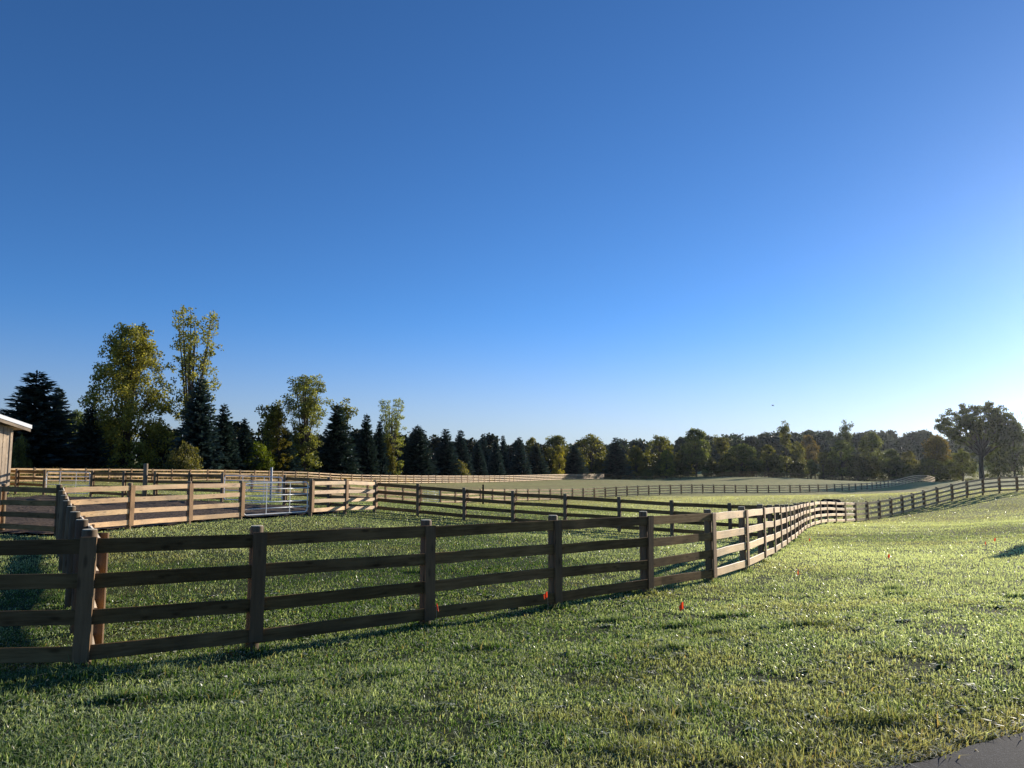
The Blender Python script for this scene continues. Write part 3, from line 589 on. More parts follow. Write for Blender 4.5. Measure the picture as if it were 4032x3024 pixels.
# upright board behind the corner post
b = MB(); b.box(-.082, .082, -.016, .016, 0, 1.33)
p = link('upright_board', b.mesh('upright_board'), BATT, fa, tuple(np.array([-4.86, 9.25, -2.13]) - fo)); p.rotation_euler.z = math.radians(-4); p.color = (.5, .46, .4, 1)  # tinted dark to match the painted shade of the front boards
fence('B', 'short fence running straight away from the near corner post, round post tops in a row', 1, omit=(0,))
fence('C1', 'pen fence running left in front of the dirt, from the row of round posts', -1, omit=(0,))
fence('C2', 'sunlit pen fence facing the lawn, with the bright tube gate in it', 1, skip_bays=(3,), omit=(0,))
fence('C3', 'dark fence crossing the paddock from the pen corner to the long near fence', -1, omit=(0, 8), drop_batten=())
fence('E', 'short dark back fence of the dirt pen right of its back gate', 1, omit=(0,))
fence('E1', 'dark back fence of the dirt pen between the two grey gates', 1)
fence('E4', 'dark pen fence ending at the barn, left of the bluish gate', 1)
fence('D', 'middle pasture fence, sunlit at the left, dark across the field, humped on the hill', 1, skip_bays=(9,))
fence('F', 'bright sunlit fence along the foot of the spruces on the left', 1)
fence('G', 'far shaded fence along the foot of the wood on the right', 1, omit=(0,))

# ------------------------------------------------------------------ gates
def gate(a, b, label, zlift=.16, h=1.22):
    a, b = np.array(a, float), np.array(b, float); d = b - a; L0 = np.linalg.norm(d[:2]); u = d[:2]/L0
    L = L0 - .30; st = a[:2] + u*.15
    root = thing('tube_gate', label, 'gate', (st[0], st[1], a[2] + zlift), None, math.atan2(u[1], u[0]))
    slope = d[2]/L0
    def z(x, zz): return zz + slope*x
    r = .13; pts = []
    for cx, cz, a0 in ((r, r, 180), (L-r, r, 270), (L-r, h-r, 0), (r, h-r, 90)):
        for k in range(5):
            t = math.radians(a0 + 22.5*k); x = cx + r*math.cos(t); pts.append((x, 0, z(x, cz + r*math.sin(t))))
    pts.append(pts[0])
    m = MB(); m.tube(pts, .024, 8, False); link('gate_frame', m.mesh('gate_frame', True), STEEL, root)
    for k in range(4):
        zz = h*(k+1)/5 - .02*(k < 2); m = MB(); m.tube([(.0, 0, z(0, zz)), (L, 0, z(L, zz))], .021, 8); link('gate_bar', m.mesh('gate_bar', True), STEEL, root)
    for f in (.33, .70):
        m = MB(); m.box(f*L-.016, f*L+.016, -.034, -.025, z(f*L, .02), z(f*L, h-.02)); link('stay', m.mesh('stay'), STEEL, root)
    for zz in (.22, h-.2):
        m = MB(); m.box(L+.01, L+.09, -.02, .02, z(L, zz)-.03, z(L, zz)+.03); m.tube([(L+.03, 0, z(L, zz)-.07), (L+.03, 0, z(L, zz)+.07)], .016, 6); link('hinge', m.mesh('hinge'), STEEL, root)
    m = MB(); m.box(-.12, .03, -.03, .03, z(0, h*.62)-.03, z(0, h*.62)+.05); m.box(-.06, .02, -.045, -.03, z(0, h*.62)-.09, z(0, h*.62)+.03); link('latch', m.mesh('latch'), STEEL, root)
    return root
def base(k, i): p = FENCE_LINES[k][i]; return (p[0], p[1], p[2] - POST_H)
GG = None
gate(base('C2', 3), base('C2', 4), 'bright white-lit tube gate in the sunlit pen fence, nearest of the gates')
gate(base('E1', 0), base('E', 2), 'grey tube gate in the back of the pen, seen behind the bright gate')
gate(base('E4', 0), base('E1', 4), 'bluish tube gate at the far left beside the barn')
gate(base('D', 9), base('D', 10), 'glinting tube gate in the middle pasture fence, beyond the dark paddock fence')

# ------------------------------------------------------------------ poles
def round_pole(x, y, h, r, name, label, cat, mat, cap=True):
    m = MB(); m.tube([(0, 0, -.4), (0, 0, h*.5), (0, 0, h-.015), (0, 0, h)], [r, r*.99, r*.97, r*.86], 14)
    o = link(name, m.mesh(name, True), mat, None, (x, y, g1(x, y))); return tag(o, label, cat)
round_pole(-20.05, 42.35, 1.95, .12, 'wooden_post', 'single thick round wooden post standing taller than the dark pen fence', 'post', POST)
round_pole(-13.95, 44.9, 1.9, .065, 'white_pole', 'pale upright pipe standing in the grass behind the back gate', 'pole', PLASTIC)
round_pole(-3.0, 80.5, 2.05, .10, 'dark_post', 'lone dark post rising above the middle pasture fence near the glinting gate', 'post', HEAP)

# ------------------------------------------------------------------ barn at the left edge
def barn():
    T = Vector((.30, .954, 0)); Nn = Vector((.954, -.30, 0))             # along the visible gable wall, and its outward normal
    x0, y0 = -29.95, 46.0; gz = g1(x0, y0)                               # visible far corner
    M = Matrix(((T.x, Nn.x, 0, x0), (T.y, Nn.y, 0, y0), (0, 0, 1, gz), (0, 0, 0, 1)))
    root = thing('barn', 'wooden barn with white metal roof edge, cut off by the left side of the picture', 'barn'); root.matrix_world = M
    W, D, EH, PT = 8.0, 12.0, 3.92, .25
    m = MB()                                                            # gable wall of vertical boards with gaps in relief
    n = 34
    for i in range(n):
        xa, xb = -W*(i+1)/n, -W*i/n
        top = EH + PT*min(-(xa+xb)/2, W + (xa+xb)/2)
        m.box(xa+.012, xb-.012, -.03, .0 + .012*(i % 2), -.2, top)
    m.box(-W+.01, -.01, -.06, -.032, -.2, EH)
    link('wall', m.mesh('wall'), BARNW, root)
    m = MB()
    for i in range(40):
        ya, yb = -D*(i+1)/40, -D*i/40
        m.box(-.03, .012*(i % 2), ya+.012-.06, yb-.012-.06, -.2, EH)
        m.box(-W-.012*(i % 2), -W+.03, ya+.012-.06, yb-.012-.06, -.2, EH)
    link('wall', m.mesh('side_wall'), BARNW, root)
    m = MB(); m.box(-.02, .13, -.10, .035, -.2, EH); link('corner_board', m.mesh('corner_board'), BARNW, root)
    ov, og = .85, .55
    def slab(z0, z1, y0, y1, xo, name, mat):
        V = []
        xs_ = [-W-xo, -W/2, xo]; zt = [EH - PT*xo, EH + PT*W/2, EH - PT*xo]
        for y in (y0, y1):
            for x, zz in zip(xs_, zt): V.append([x, y, zz+z0])
            for x, zz in zip(xs_, zt): V.append([x, y, zz+z1])
        mm = MB(); Q = [[3,4,10,9],[4,5,11,10],[0,6,7,1],[1,7,8,2],[0,1,4,3],[1,2,5,4],[6,9,10,7],[7,10,11,8],[0,3,9,6],[2,8,11,5]]
        mm.add(V, Q); return link(name, mm.mesh(name), mat, root)
    slab(.20, .42, -D-og, og+.03, ov+.05, 'roof', ROOFM)
    slab(.0, .19, og-.05, og, ov, 'fascia', TRIM)
    slab(.12, .18, -D-og+.05, og-.06, ov-.02, 'soffit', TRIM)
barn()

# ------------------------------------------------------------------ flags
FL = ['orange-red flag in front of the long near fence, by its third post from the left',
      'orange-red flag in front of the long near fence, by its fourth post from the left',
      'orange-red flag on the lawn beside the bare soil patch, nearest flag to the driveway',
      'tiny dark red flag low in the lawn, smallest of the flags near the sunlit fence',
      'red flag close to the base of the receding sunlit fence',
      'red flag alone in the middle of the right-hand lawn',
      'left one of two red flags close together near the dark shadow',
      'right one of two red flags close together near the dark shadow']
FSHAPE = [(.55, .10), (2.3, .16), (2.6, .16), (1.45, .10), (2.9, .17), (2.7, .18), (1.3, .12), (2.0, .17)]
for i, (x, y) in enumerate(FLAGS):
    root = thing('marker_flag', FL[i], 'flag', (x, y, g1(x, y)), 'orange-red marker flags in the grass')
    m = MB(); m.tube([(0, 0, -.08), (.004, .003, .2), (0, 0, .40)], .0032, 5); link('wire_stake', m.mesh('wire_stake'), WIRE, root)
    m = MB(); a0, w_ = FSHAPE[i]; V = []; nn = 5
    for k in range(nn):
        f = k/(nn-1); ang = a0 + 1.0*f; xx = w_*.40*f*math.cos(a0 + .5*f); yy = w_*.40*f*math.sin(a0 + .9*f) + .012*math.sin(6*f)
        V += [[xx, yy, .40 - .035*f - .02*f*f], [xx + .01*f, yy, .40 - .085 - .045*f*(1 - .3*f)]]
    m.add(V, [[2*k, 2*k+2, 2*k+3, 2*k+1] for k in range(nn-1)])
    me = m.mesh('flag'); face_attr(me, 'tint', [.3 + .12*k for k in range(nn-1)]); link('flag', me, FLAGM, root)

# ------------------------------------------------------------------ dark heap in the pasture behind the near fence
m = MB(); nseg, rows = 22, [(1.35, -.1), (1.28, .35), (1.05, .85), (.80, 1.18), (.62, 1.30), (.0, 1.33)]
V = []
for (r_, z_) in rows:
    for k in range(nseg):
        t = 2*math.pi*k/nseg; w_ = 1 + .06*math.sin(3*t + z_*2) + random.uniform(-.03, .03)
        V.append([r_*math.cos(t)*w_*1.0, r_*math.sin(t)*w_*.8, z_ + random.uniform(-.03, .03)*(r_ > .1)])
m.add(V, [[i*nseg+k, i*nseg+(k+1) % nseg, (i+1)*nseg+(k+1) % nseg, (i+1)*nseg+k] for i in range(len(rows)-1) for k in range(nseg)])
hx, hy = 26.0, 63.5
o = link('soil_heap', m.mesh('soil_heap', True), HEAP, None, (hx, hy, g1(hx, hy))); tag(o, 'dark flat-topped heap seen between the boards of the sunlit fence', 'heap')

# ------------------------------------------------------------------ birds
def bird(p, s, rz, label):
    root = thing('bird', label, 'bird', p, 'birds in the sky', rz); root.scale = (s, s, s)
    m = MB(); m.tube([(-.20, 0, 0), (-.12, 0, .01), (0, 0, .02), (.10, 0, .03), (.16, 0, .05), (.20, 0, .045), (.235, 0, .035)], [.02, .045, .06, .05, .035, .03, .004], 8)
    m.add([[-.20, -.02, 0], [-.20, .02, 0], [-.32, .05, -.01], [-.32, -.05, -.01]], [[0, 1, 2, 3]]); link('body', m.mesh('body', True), BIRDM, root)
    for sg in (-1, 1):
        m = MB(); m.add([[.08, .04*sg, .04], [-.08, .04*sg, .03], [-.10, .22*sg, .14], [.09, .22*sg, .15], [-.06, .42*sg, .12], [.03, .42*sg, .13]], [[0, 1, 2, 3], [3, 2, 4, 5]]); link('wing', m.mesh('wing'), BIRDM, root)
bird((40.8, 120, 9.2), .95, 2.2, 'tiny dark bird flying above the tall bare-stemmed tree on the right')
bird((-46.5, 84, 8.5), .7, .6, 'tiny dark bird left of the wide poplar, over the black spruce')

# ------------------------------------------------------------------ trees: unit prototypes (trunk mesh + crown mesh), copied and scaled
def cards(P, A, B, L, Wd):
    """diamond leaf cards: centre P, long axis A, short axis B"""
    P, A, B = (np.asarray(v, float) for v in (P, A, B)); L = np.asarray(L)[:, None]; Wd = np.asarray(Wd)[:, None]
    V = np.stack([P - A*L*.5, P + B*Wd*.5, P + A*L*.5, P - B*Wd*.5], 1).reshape(-1, 3)
    i = np.arange(len(P))*4
    return V, np.stack([i, i+1, i+2, i+3], -1)
def unit(v): return v / np.maximum(np.linalg.norm(v, axis=-1, keepdims=True), 1e-9)
def crown_mesh(name, groups, mat):
    Vs, Fs, Ts, n = [], [], [], 0
    for (V, F, T) in groups:
        Vs.append(V); Fs.append(F + n); Ts.append(T); n += len(V)
    me = mesh_np(name, np.vstack(Vs), [np.vstack(Fs)]); face_attr(me, 'tint', np.clip(np.concatenate(Ts), 0, 1)[:len(me.polygons)]); me.materials.append(mat)
    return me
def leaf_clusters(C, R, per, size, r, flat=.8, up=0., aspect=.75, shade=.25):
    """C (n,3) cluster centres, R radii, per leaves per unit area"""
    cnt = np.maximum(6, (per*R**2).astype(int)); idx = np.repeat(np.arange(len(C)), cnt); N = len(idx)
    D = unit(r.normal(size=(N, 3))); rad = R[idx]*r.random(N)**.45
    P = C[idx] + D*rad[:, None]*np.array([1, 1, flat])
    A = unit(r.normal(size=(N, 3)) + np.array([0, 0, up])); B = unit(np.cross(A, r.normal(size=(N, 3))))
    s = size*r.uniform(.6, 1.35, N)
    V, F = cards(P, A, B, s, s*aspect)
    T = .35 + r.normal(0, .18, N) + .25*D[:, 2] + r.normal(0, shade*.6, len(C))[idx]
    return V, F, T

def spruce(seed):
    r = np.random.default_rng(seed); H, R = 10.0, 2.6
    tr = MB(); tr.tube([(0, 0, -.3), (0, 0, H*.5), (0, 0, H*.98)], [.17, .10, .02], 7)
    Ps, As, Bs, Ls, Ws, Ts = [], [], [], [], [], []
    nl = 38
    lop = r.uniform(0, 6.28)
    for i in range(nl):
        t = (i + r.uniform(-.3, .3))/nl; t = min(max(t, .005), .985)
        nb = int(17 - 8*t)
        for k in range(nb):
            az = 2*math.pi*(k + r.uniform(-.35, .35))/nb + i*1.3
            tj = min(max(t + r.uniform(-.035, .035), .004), .985)
            Lb = R*(1-t)**.86*(.72 + .42*r.random())*(1 + .13*math.cos(az - lop))*(.80 + .2*min(1, t*8)) + .12
            rise = -.16 + .48*t**1.3; z0 = H*(.02 + .97*tj)
            ns = max(4, int(Lb/.085)); f = np.linspace(.22, 1.0, ns)
            d = np.array([math.cos(az), math.sin(az), 0]); sd_ = np.array([-d[1], d[0], 0])
            zc = z0 + Lb*(rise*f + .16*f**3 - .10*f)
            P = d[None]*(Lb*f)[:, None] + np.stack([0*f, 0*f, zc], -1)
            for sgn in (-1, 1):
                A = unit(d[None]*(.75 + .3*f)[:, None] + sgn*sd_[None]*(.85 - .45*f)[:, None]*r.uniform(.6, 1.2, (ns, 1)) + np.array([0, 0, 1])*r.normal(-.14 + .34*t, .34, (ns, 1)))
                B = unit(np.cross(A, np.array([0, 0, 1.0]) + r.normal(0, .45, (ns, 3))))
                l = (.30 + .28*r.random(ns))*(1 - .30*t)
                Ps.append(P + A*(l*.42)[:, None]); As.append(A); Bs.append(B); Ls.append(l); Ws.append(l*.46)
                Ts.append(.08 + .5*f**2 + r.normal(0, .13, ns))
    n = 5
    Ps.append(np.stack([np.zeros(n), np.zeros(n), H*np.linspace(.95, 1.0, n)], -1)); As.append(unit(np.array([[0, 0, 1.0]]*n) + r.normal(0, .15, (n, 3)))); Bs.append(unit(r.normal(size=(n, 3))*np.array([1, 1, .05]))); Ls.append(np.full(n, .45)); Ws.append(np.full(n, .12)); Ts.append(np.full(n, .4))
    V, F = cards(np.vstack(Ps), np.vstack(As), np.vstack(Bs), np.concatenate(Ls), np.concatenate(Ws))
    # dark inner mass that closes gaps: short cards close to the trunk
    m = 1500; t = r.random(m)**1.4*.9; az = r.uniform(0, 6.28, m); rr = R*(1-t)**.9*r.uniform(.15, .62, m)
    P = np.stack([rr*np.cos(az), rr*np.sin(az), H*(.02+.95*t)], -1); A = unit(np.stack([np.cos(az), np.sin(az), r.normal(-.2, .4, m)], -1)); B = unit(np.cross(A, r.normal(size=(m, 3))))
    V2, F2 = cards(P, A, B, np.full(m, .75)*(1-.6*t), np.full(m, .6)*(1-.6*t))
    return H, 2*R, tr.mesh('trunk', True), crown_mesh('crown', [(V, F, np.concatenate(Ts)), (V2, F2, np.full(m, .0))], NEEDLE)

def limbs_to(tr, C, r, trunk_top, trunk_r, t0=.25, frac=.4, bend=.25):
    for c in C[r.random(len(C)) < frac]:
        z0 = trunk_top*(t0 + (1-t0)*r.random())*min(1, c[2]/trunk_top*.75 + .05)
        mid = np.array([c[0]*.45, c[1]*.45, z0 + (c[2]-z0)*(.5 - bend*.4)]); rr = trunk_r*(.32 + .2*r.random())
        tr.tube([(0, 0, z0), tuple(mid), tuple(c)], [rr, rr*.55, rr*.14], 5, False)

def poplar(seed, shape):
    r = np.random.default_rng(seed); H = 16.0
    W, prof, nc, rc, per, size = {
        'full': (8.4, ([0, .05, .2, .45, .7, .88, 1], [.45, .75, .95, 1.0, .80, .56, .25]), 340, (.50, 1.0), 150, .235),
        'airy': (5.2, ([0, .1, .3, .5, .75, .92, 1], [.45, .7, .8, .9, 1.0, .85, .5]), 170, (.35, .70), 135, .215),
        'cone': (5.0, ([0, .1, .3, .6, .85, 1], [.5, .9, 1, .75, .35, .08]), 180, (.4, .8), 160, .235),
        'top':  (5.2, ([0, .1, .3, .5, .75, .9, 1], [.5, .8, .62, .72, 1.0, .82, .35]), 200, (.4, .85), 150, .23)}[shape]
    t = .02 + .95*r.random(nc)**1.05; R = W/2*np.interp(t, *prof); az = r.uniform(0, 6.28, nc)
    rr = R*np.sqrt(r.uniform(.12, 1.0, nc)); C = np.stack([rr*np.cos(az), rr*np.sin(az), H*t], -1)
    CR = r.uniform(*rc, nc)*(.75 + .25*np.interp(t, *prof))
    lead = []
    tops = 7 if shape in ('full', 'airy', 'top') else 1
    for k in range(tops):
        a = 6.28*k/tops + r.uniform(-.4, .4); q = W/2*np.interp(.88, *prof)*r.uniform(.3, .95); zt = H*r.uniform(.9, 1.0) if k else H
        lead.append((q*math.cos(a), q*math.sin(a), zt - .5))
    for (lx, ly, lz) in lead:
        f = np.linspace(.55, 1, 8)
        C = np.vstack([C, np.stack([lx*f, ly*f, lz*(.25 + .75*f)], -1) + r.normal(0, .22, (8, 3))]); CR = np.concatenate([CR, np.linspace(.7, .42, 8)])
    tr = MB(); tr.tube([(0, 0, -.3), (.05, .03, H*.3), (0, .05, H*.62), (0, 0, H*.9)], [.30, .21, .12, .03], 8)
    for (lx, ly, lz) in lead: tr.tube([(0, 0, H*.12), (lx*.35, ly*.35, lz*.45), (lx, ly, lz)], [.15, .10, .02], 6, False)
    limbs_to(tr, C, r, H*.8, .16, .12, .22)
    return H, W, tr.mesh('trunk', True), crown_mesh('crown', [leaf_clusters(C, CR, per, size, r, .9)], LEAF)

def broadleaf(seed, W=9.0, H=12.0, nc=120, skirt=.06, dome=1.0):
    r = np.random.default_rng(seed); t = skirt + (1-skirt)*r.random(nc)**.8
    prof = ([0, .12, .35, .6, .8, .93, 1.0], [.75, .88, 1.0, .95, .75, .48, .12])
    lob = r.uniform(0, 6.28, 3); az = r.uniform(0, 6.28, nc)
    R = W/2*np.interp(t, *prof)*(1 + .16*np.sin(2*az + lob[0]) + .10*np.sin(3*az + lob[1] + 4*t))*.9
    rr = R*np.sqrt(r.uniform(.25, 1.0, nc)); C = np.stack([rr*np.cos(az), rr*np.sin(az), (H-.7)*t], -1); CR = r.uniform(.65, 1.45, nc)*(.7 + .3*np.interp(t, *prof))
    tr = MB(); tr.tube([(0, 0, -.3), (.1, 0, H*.35), (0, .1, H*.75)], [.26, .18, .06], 8)
    limbs_to(tr, C, r, H*.7, .20, .2, .35)
    return H, W, tr.mesh('trunk', True), crown_mesh('crown', [leaf_clusters(C, CR, 62, .36, r, .8, 0, .75, .5)], LEAF)

def umbrella(seed):
    r = np.random.default_rng(seed); H, W, nc = 13.0, 9.0, 95
    az = r.uniform(0, 6.28, nc); q = np.sqrt(r.random(nc)); C = np.stack([W/2*q*np.cos(az)*.9, W/2*q*np.sin(az)*.9, H*(.97 - .30*q**2 - .16*r.random(nc)) - .5], -1); CR = r.uniform(.5, 1.05, nc)
    n2 = 45; az = r.uniform(0, 6.28, n2); q = np.sqrt(r.random(n2)); C2 = np.stack([W/2*q*np.cos(az)*.8, W/2*q*np.sin(az)*.8, H*r.uniform(.04, .55, n2)], -1)
    tr = MB(); tr.tube([(0, 0, -.3), (.15, 0, H*.3), (0, .1, H*.55)], [.26, .20, .15], 8)
    for c in C[::3]:
        z0 = H*r.uniform(.28, .55); rr = r.uniform(.05, .10); tr.tube([(0, 0, z0), (c[0]*.4, c[1]*.4, z0 + (c[2]-z0)*.62), tuple(c)], [rr, rr*.7, rr*.25], 5, False)
    return H, W, tr.mesh('trunk', True), crown_mesh('crown', [leaf_clusters(C, CR, 34, .40, r, .6, 0, .75, .4), leaf_clusters(C2, r.uniform(.6, 1.1, n2), 26, .42, r, .8)], LEAF)

def airy(seed):
    r = np.random.default_rng(seed); H, W = 14.0, 4.6
    tr = MB(); C, CR = [], []
    for k in range(3 if seed % 2 else 5):
        a = r.uniform(0, 6.28); q = W/2*r.uniform(.25, .9); top = np.array([q*math.cos(a), q*math.sin(a), H*r.uniform(.85, .985)]); z0 = H*r.uniform(.2, .5)
        if k == 0: top = np.array([.1, 0, H*.97])
        mid = np.array([top[0]*.4, top[1]*.4, (z0+top[2])/2]); tr.tube([(0, 0, z0), tuple(mid), tuple(top)], [.10, .07, .02], 5, False)
        for j in range(9):
            f = r.uniform(.45, 1.0); p = mid + (top-mid)*(2*f-1) if f > .5 else mid
            C.append(p + r.normal(0, .5, 3)*np.array([1, 1, .7])); CR.append(r.uniform(.55, 1.15))
    for j in range(26): C.append(np.array([r.normal(0, W*.2), r.normal(0, W*.2), H*r.uniform(.08, .6)])); CR.append(r.uniform(.3, .7))
    tr.tube([(0, 0, -.3), (.06, .04, H*.35), (0, 0, H*.7)], [.17, .13, .07], 7)
    return H, W, tr.mesh('trunk', True), crown_mesh('crown', [leaf_clusters(np.array(C), np.array(CR), 85, .34, r, .85, 0, .75, .4)], LEAF)

def bush(seed):
    r = np.random.default_rng(seed); H, W, nc = 3.4, 6.0, 120
    D = unit(r.normal(size=(nc, 3))); D[:, 2] = np.abs(D[:, 2]); q = r.uniform(.45, .92, nc)
    C = D*q[:, None]*np.array([W/2*.92, W/2*.92, H*.92]); C[:, 2] += .1; CR = r.uniform(.35, .62, nc)
    tr = MB()
    for k in range(9):
        c = C[k*7]; tr.tube([(r.normal(0, .15), r.normal(0, .15), -.2), tuple(c*np.array([.4, .4, .6])), tuple(c)], [.05, .035, .01], 5, False)
    return H, W, tr.mesh('stems', True), crown_mesh('crown', [leaf_clusters(C, CR, 190, .22, r, 1.0, .9, .5, .3)], LEAF)

def oak(seed):
    r = np.random.default_rng(seed); H, W = 19.0, 20.0
    tr = MB(); tr.tube([(0, 0, -.5), (-.15, 0, 3.0), (.0, .1, 5.6), (.5, 0, 8.0)], [.80, .62, .55, .46], 10)
    ends = [(-9.3, .4, 13.0), (-8.0, -1.5, 15.0), (-6.4, 1.5, 16.6), (-4.4, -.6, 17.8), (-3.2, 1, 18.4), (-5.4, -2, 12.6), (-1.2, -1.5, 16.6), (.8, 1.6, 17.4), (3.0, -1.0, 18.4), (4.6, 1.5, 18.0), (6.0, .5, 16.8), (7.6, -1.5, 15.8), (9.2, .6, 13.6), (6.4, 2, 13.0), (8.0, -1, 11.8), (3.8, -2.5, 14.0), (.5, 3.5, 14.5), (-2.5, 3.2, 14.6), (1.5, -3.8, 14.8), (-2.4, -3.6, 15.4), (5.5, -3.2, 15.2), (4.5, 4.0, 15.4), (-6.8, .4, 11.4)]
    C, CR = [], []
    for e in ends:
        e = np.array(e, float); z0 = r.uniform(5.2, 8.2); s0 = np.array([.0 + (z0-5.6)*.2, 0, z0]); m1 = s0 + (e-s0)*np.array([.38, .38, .40]) + r.normal(0, .35, 3); m2 = s0 + (e-s0)*np.array([.72, .72, .74]) + r.normal(0, .4, 3)
        tr.tube([tuple(s0), tuple(m1), tuple(m2), tuple(e)], [.30, .20, .12, .03], 6, False)
        for j in range(13):
            f = r.uniform(.5, 1.04); p = m1 + (m2-m1)*(f-.4)/.35 if f < .72 else m2 + (e-m2)*(f-.72)/.28
            C.append(p + r.normal(0, .75, 3)*np.array([1, 1, .55])); CR.append(r.uniform(.55, 1.15))
    for j in range(26): C.append(np.array([r.uniform(1, 7.5), r.normal(0, 1.5), r.uniform(3.0, 10.5)])); CR.append(r.uniform(.5, 1.1))
    for j in range(14): C.append(np.array([r.uniform(-6, 0), r.normal(0, 1.5), r.uniform(2.0, 9)])); CR.append(r.uniform(.4, .8))
    for cen, rad, m in (((-6.4, 0, 14.0), (4.6, 4, 2.9), 55), ((1.2, 0, 15.2), (5.6, 5, 3.3), 95), ((6.4, 0, 13.0), (3.0, 3.5, 3.4), 45)):
        D = unit(r.normal(size=(m, 3))); q = r.uniform(.4, 1, m)**.6; e = np.array(cen) + D*q[:, None]*np.array(rad)
        C += list(e); CR += list(r.uniform(.6, 1.15, m))
    C = np.array(C)
    C[:, 2] = np.minimum(C[:, 2], H - .5)
    return H, W, tr.mesh('trunk', True), crown_mesh('crown', [leaf_clusters(C, np.array(CR), 84, .36, r, .6, 0, .75, .45)], LEAF)

def bare(seed):
    r = np.random.default_rng(seed); H, W = 15.0, 5.0; tr = MB(); tw = MB()
    def grow(p, d, L, rad, n):
        q = p + d*L; m = p + d*L*.5 + r.normal(0, .06*L, 3)
        (tr if n > 2 else tw).tube([tuple(p), tuple(m), tuple(q)], [rad, rad*.8, rad*.6], 5, False)
        if n:
            for k in range(2 if n > 1 else 3):
                e = unit((d + r.normal(0, .42, 3)*np.array([1, 1, .5]) + np.array([0, 0, .12]))[None])[0]; grow(q, e, L*r.uniform(.62, .85), rad*.62, n-1)
    grow(np.array([0, 0, -.3]), np.array([0, 0, 1.0]), 4.6, .22, 5)
    return H, W, tr.mesh('trunk', True), tw.mesh('twigs', True)

PROTO = {'spruce': [spruce(100+i) for i in range(4)],
         'poplar': [poplar(200+i, s) for i, s in enumerate(('full', 'airy', 'cone', 'top'))],
         'broadleaf': [broadleaf(300), broadleaf(301, 9, 10), broadleaf(302, 8, 13), broadleaf(303, 9.5, 12, 150)],
         'umbrella': [umbrella(400), umbrella(401)], 'airy': [airy(500), airy(501)], 'bush': [bush(600), bush(601), bush(602)],
         'oak': [oak(700)], 'bare': [bare(800)]}
NAMES = {'spruce': 'spruce_tree', 'poplar': 'poplar_tree', 'broadleaf': 'broadleaf_tree', 'umbrella': 'broadleaf_tree', 'airy': 'broadleaf_tree', 'bush': 'bush', 'oak': 'broadleaf_tree', 'bare': 'bare_tree'}
GROUPS = {'spruce': 'spruces along the tree line', 'poplar': 'poplars above the spruces', 'bush': 'bushes at the foot of the trees'}
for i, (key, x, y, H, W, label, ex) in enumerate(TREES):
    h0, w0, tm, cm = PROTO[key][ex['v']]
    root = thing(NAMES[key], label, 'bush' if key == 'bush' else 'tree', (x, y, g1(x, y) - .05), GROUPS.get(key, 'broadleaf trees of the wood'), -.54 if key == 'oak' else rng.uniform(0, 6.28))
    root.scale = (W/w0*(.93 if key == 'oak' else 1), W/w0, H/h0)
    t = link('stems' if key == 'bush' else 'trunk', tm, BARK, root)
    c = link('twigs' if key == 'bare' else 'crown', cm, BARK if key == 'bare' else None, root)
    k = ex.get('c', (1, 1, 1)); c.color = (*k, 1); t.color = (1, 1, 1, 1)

sx_, sy_ = 20.95, 29.0
h0, w0, tm, cm = PROTO['spruce'][1]
root = thing('spruce_tree', 'young spruce just past the right edge, throwing the dark shadow on the lawn', 'tree', (sx_, sy_, g1(sx_, sy_) - .05)); root.scale = (2.1/w0, 2.1/w0, 2.7/h0)
link('trunk', tm, BARK, root); link('crown', cm, None, root)

# woods that read as one mass: behind the spruces, and the ridge far off on the right
def mass(name, spots, leaf, mat, per):
    r = np.random.default_rng(55); g = []
    for (x, y, H, W, tn) in spots:
        nc = 34; t = r.random(nc)**.7; az = r.uniform(0, 6.28, nc); q = np.sqrt(r.random(nc))*W/2*np.interp(t, [0, .4, .75, 1], [.9, 1, .75, .2])
        C = np.stack([x + q*np.cos(az), y + q*np.sin(az), g1(x, y) + H*(.04 + .9*t)], -1)
        V, F, T = leaf_clusters(C, np.full(nc, W*.22)*r.uniform(.7, 1.2, nc), per/(W*.22)**2, leaf, r)
        g.append((V, F, T*.7 + tn))
    o = link(name, crown_mesh(name, g, mat), None); o['kind'] = 'stuff'; return o
sp = []
for k in range(70):
    u = k/69 + random.uniform(-.006, .006); fx = -92 + u*118; fy = np.interp(fx, [-92, -50, -20, 10, 26], [128, 124, 165, 225, 262]) + random.uniform(0, 14)
    sp.append((fx, fy, np.interp(fx, [-92, -60, -20, 26], [8.5, 8.0, 9.5, 11.5])*random.uniform(.75, 1.12), random.uniform(5, 8), random.uniform(-.3, .05)))
DARKLEAF = leafy('wood_leaves', (.020, .026, .014), (.07, .078, .03), .2)
mass('woods', sp, .7, DARKLEAF, 42).color = (1, 1, 1, 1)
sp = []
for k in range(150):
    x = random.uniform(20, 330); y = 330 + random.uniform(0, 90) + (x > 200)*10
    sp.append((x, y, random.uniform(10, 15.5)*np.interp(x, [20, 70, 120, 330], [.72, .85, 1.0, 1.0]), random.uniform(9, 14), random.uniform(-.2, .2)))
RIDGE = leafy('ridge_leaves', (.028, .042, .026), (.085, .108, .048), .25)
mass('distant_woods', sp, 1.2, RIDGE, 46).color = (1, 1, 1, 1)
sp = []
for k in range(90):                                                     # undergrowth between the front trees on the right
    x = random.uniform(28, 132); y = np.interp(x, [28, 90, 132], [246, 248, 226]) + random.uniform(0, 16)
    sp.append((x, y, random.uniform(3.5, 8), random.uniform(4, 7), random.uniform(-.25, .25)))
mass('undergrowth', sp, .6, LEAF, 38).color = (.8, .8, .65, 1)


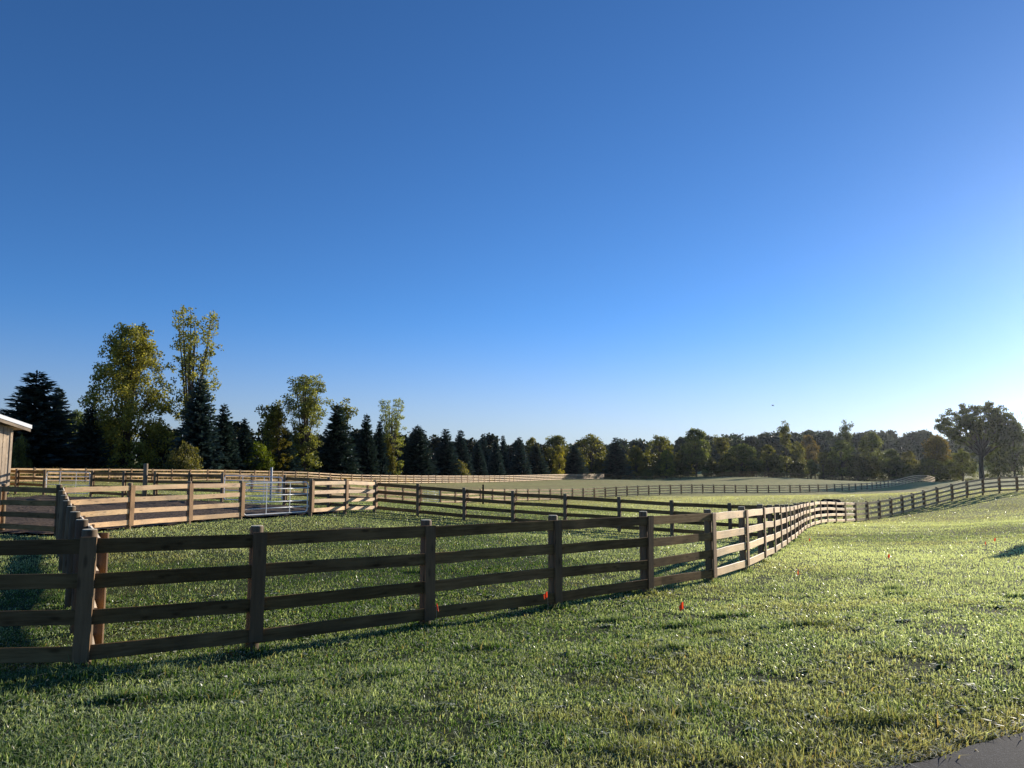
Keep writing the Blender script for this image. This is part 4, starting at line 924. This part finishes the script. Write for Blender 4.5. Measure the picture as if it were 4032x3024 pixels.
# ------------------------------------------------------------------ thin morning haze lying over the far pasture and woods
m = MB(); m.box(-420, 620, 70, 640, -12, 34)
hm = bpy.data.materials.new('haze'); hm.use_nodes = True; ht = hm.node_tree; ht.nodes.clear()
vs = ht.nodes.new('ShaderNodeVolumeScatter'); vs.inputs['Density'].default_value = .00007; vs.inputs['Anisotropy'].default_value = .78; vs.inputs['Color'].default_value = (.86, .93, 1.0, 1)
ho = ht.nodes.new('ShaderNodeOutputMaterial'); ht.links.new(vs.outputs[0], ho.inputs['Volume'])
o = link('haze', m.mesh('haze'), hm); o['kind'] = 'stuff'

# ------------------------------------------------------------------ sky, sun, camera
wd = bpy.data.worlds.new('World'); scene.world = wd; wd.use_nodes = True
nt = wd.node_tree; nt.nodes.clear()
sky = nt.nodes.new('ShaderNodeTexSky'); sky.sky_type = 'NISHITA'; sky.sun_disc = False
sky.sun_elevation = SUN_EL; sky.sun_rotation = SUN_AZ; sky.altitude = 1500; sky.air_density = .75; sky.dust_density = .38; sky.ozone_density = 5.0
bg = nt.nodes.new('ShaderNodeBackground'); bg.inputs[1].default_value = .15
out = nt.nodes.new('ShaderNodeOutputWorld')
# slightly deeper blue overhead, paler air low over the horizon
hs = nt.nodes.new('ShaderNodeHueSaturation'); hs.inputs['Saturation'].default_value = 1.05; hs.inputs['Value'].default_value = 1.12
hz = nt.nodes.new('ShaderNodeHueSaturation'); hz.inputs['Saturation'].default_value = .34; hz.inputs['Value'].default_value = .63
tc = nt.nodes.new('ShaderNodeTexCoord'); sx = nt.nodes.new('ShaderNodeSeparateXYZ'); mr = nt.nodes.new('ShaderNodeMapRange'); mr.interpolation_type = 'SMOOTHERSTEP'
mr.inputs[1].default_value = -.06; mr.inputs[2].default_value = .22; mr.inputs[3].default_value = 1; mr.inputs[4].default_value = 0
mx = nt.nodes.new('ShaderNodeMix'); mx.data_type = 'RGBA'
for a, b in ((tc.outputs['Generated'], sx.inputs[0]), (sx.outputs[2], mr.inputs[0]), (sky.outputs[0], hs.inputs['Color']), (sky.outputs[0], hz.inputs['Color']), (mr.outputs[0], mx.inputs[0]),
             (hs.outputs[0], mx.inputs[6]), (hz.outputs[0], mx.inputs[7]), (mx.outputs[2], bg.inputs[0]), (bg.outputs[0], out.inputs[0])): nt.links.new(a, b)
sd = Vector((math.sin(SUN_AZ)*math.cos(SUN_EL), math.cos(SUN_AZ)*math.cos(SUN_EL), math.sin(SUN_EL)))
L = bpy.data.lights.new('sun', 'SUN'); L.energy = 7.0; L.angle = math.radians(.53); L.color = (1.0, .915, .785)
lo = bpy.data.objects.new('sun', L); COL.objects.link(lo); lo.rotation_euler = (-sd).to_track_quat('-Z', 'Y').to_euler(); lo.location = (60, 60, 40)
cam = bpy.data.cameras.new('camera'); cam.sensor_width = 36; cam.lens = 36*3028/4032; cam.clip_end = 6000; cam.clip_start = .05
co = bpy.data.objects.new('camera', cam); COL.objects.link(co); co.rotation_euler = (math.radians(96.0), 0, 0)
scene.camera = co
scene.render.engine = 'CYCLES'
scene.view_settings.view_transform = 'Standard'; scene.view_settings.look = 'None'; scene.view_settings.exposure = 0
scene.cycles.use_denoising = True
scene.cycles.max_bounces = 6; scene.cycles.transmission_bounces = 3; scene.cycles.transparent_max_bounces = 4; scene.cycles.diffuse_bounces = 3; scene.cycles.glossy_bounces = 2
scene.cycles.sample_clamp_indirect = 6
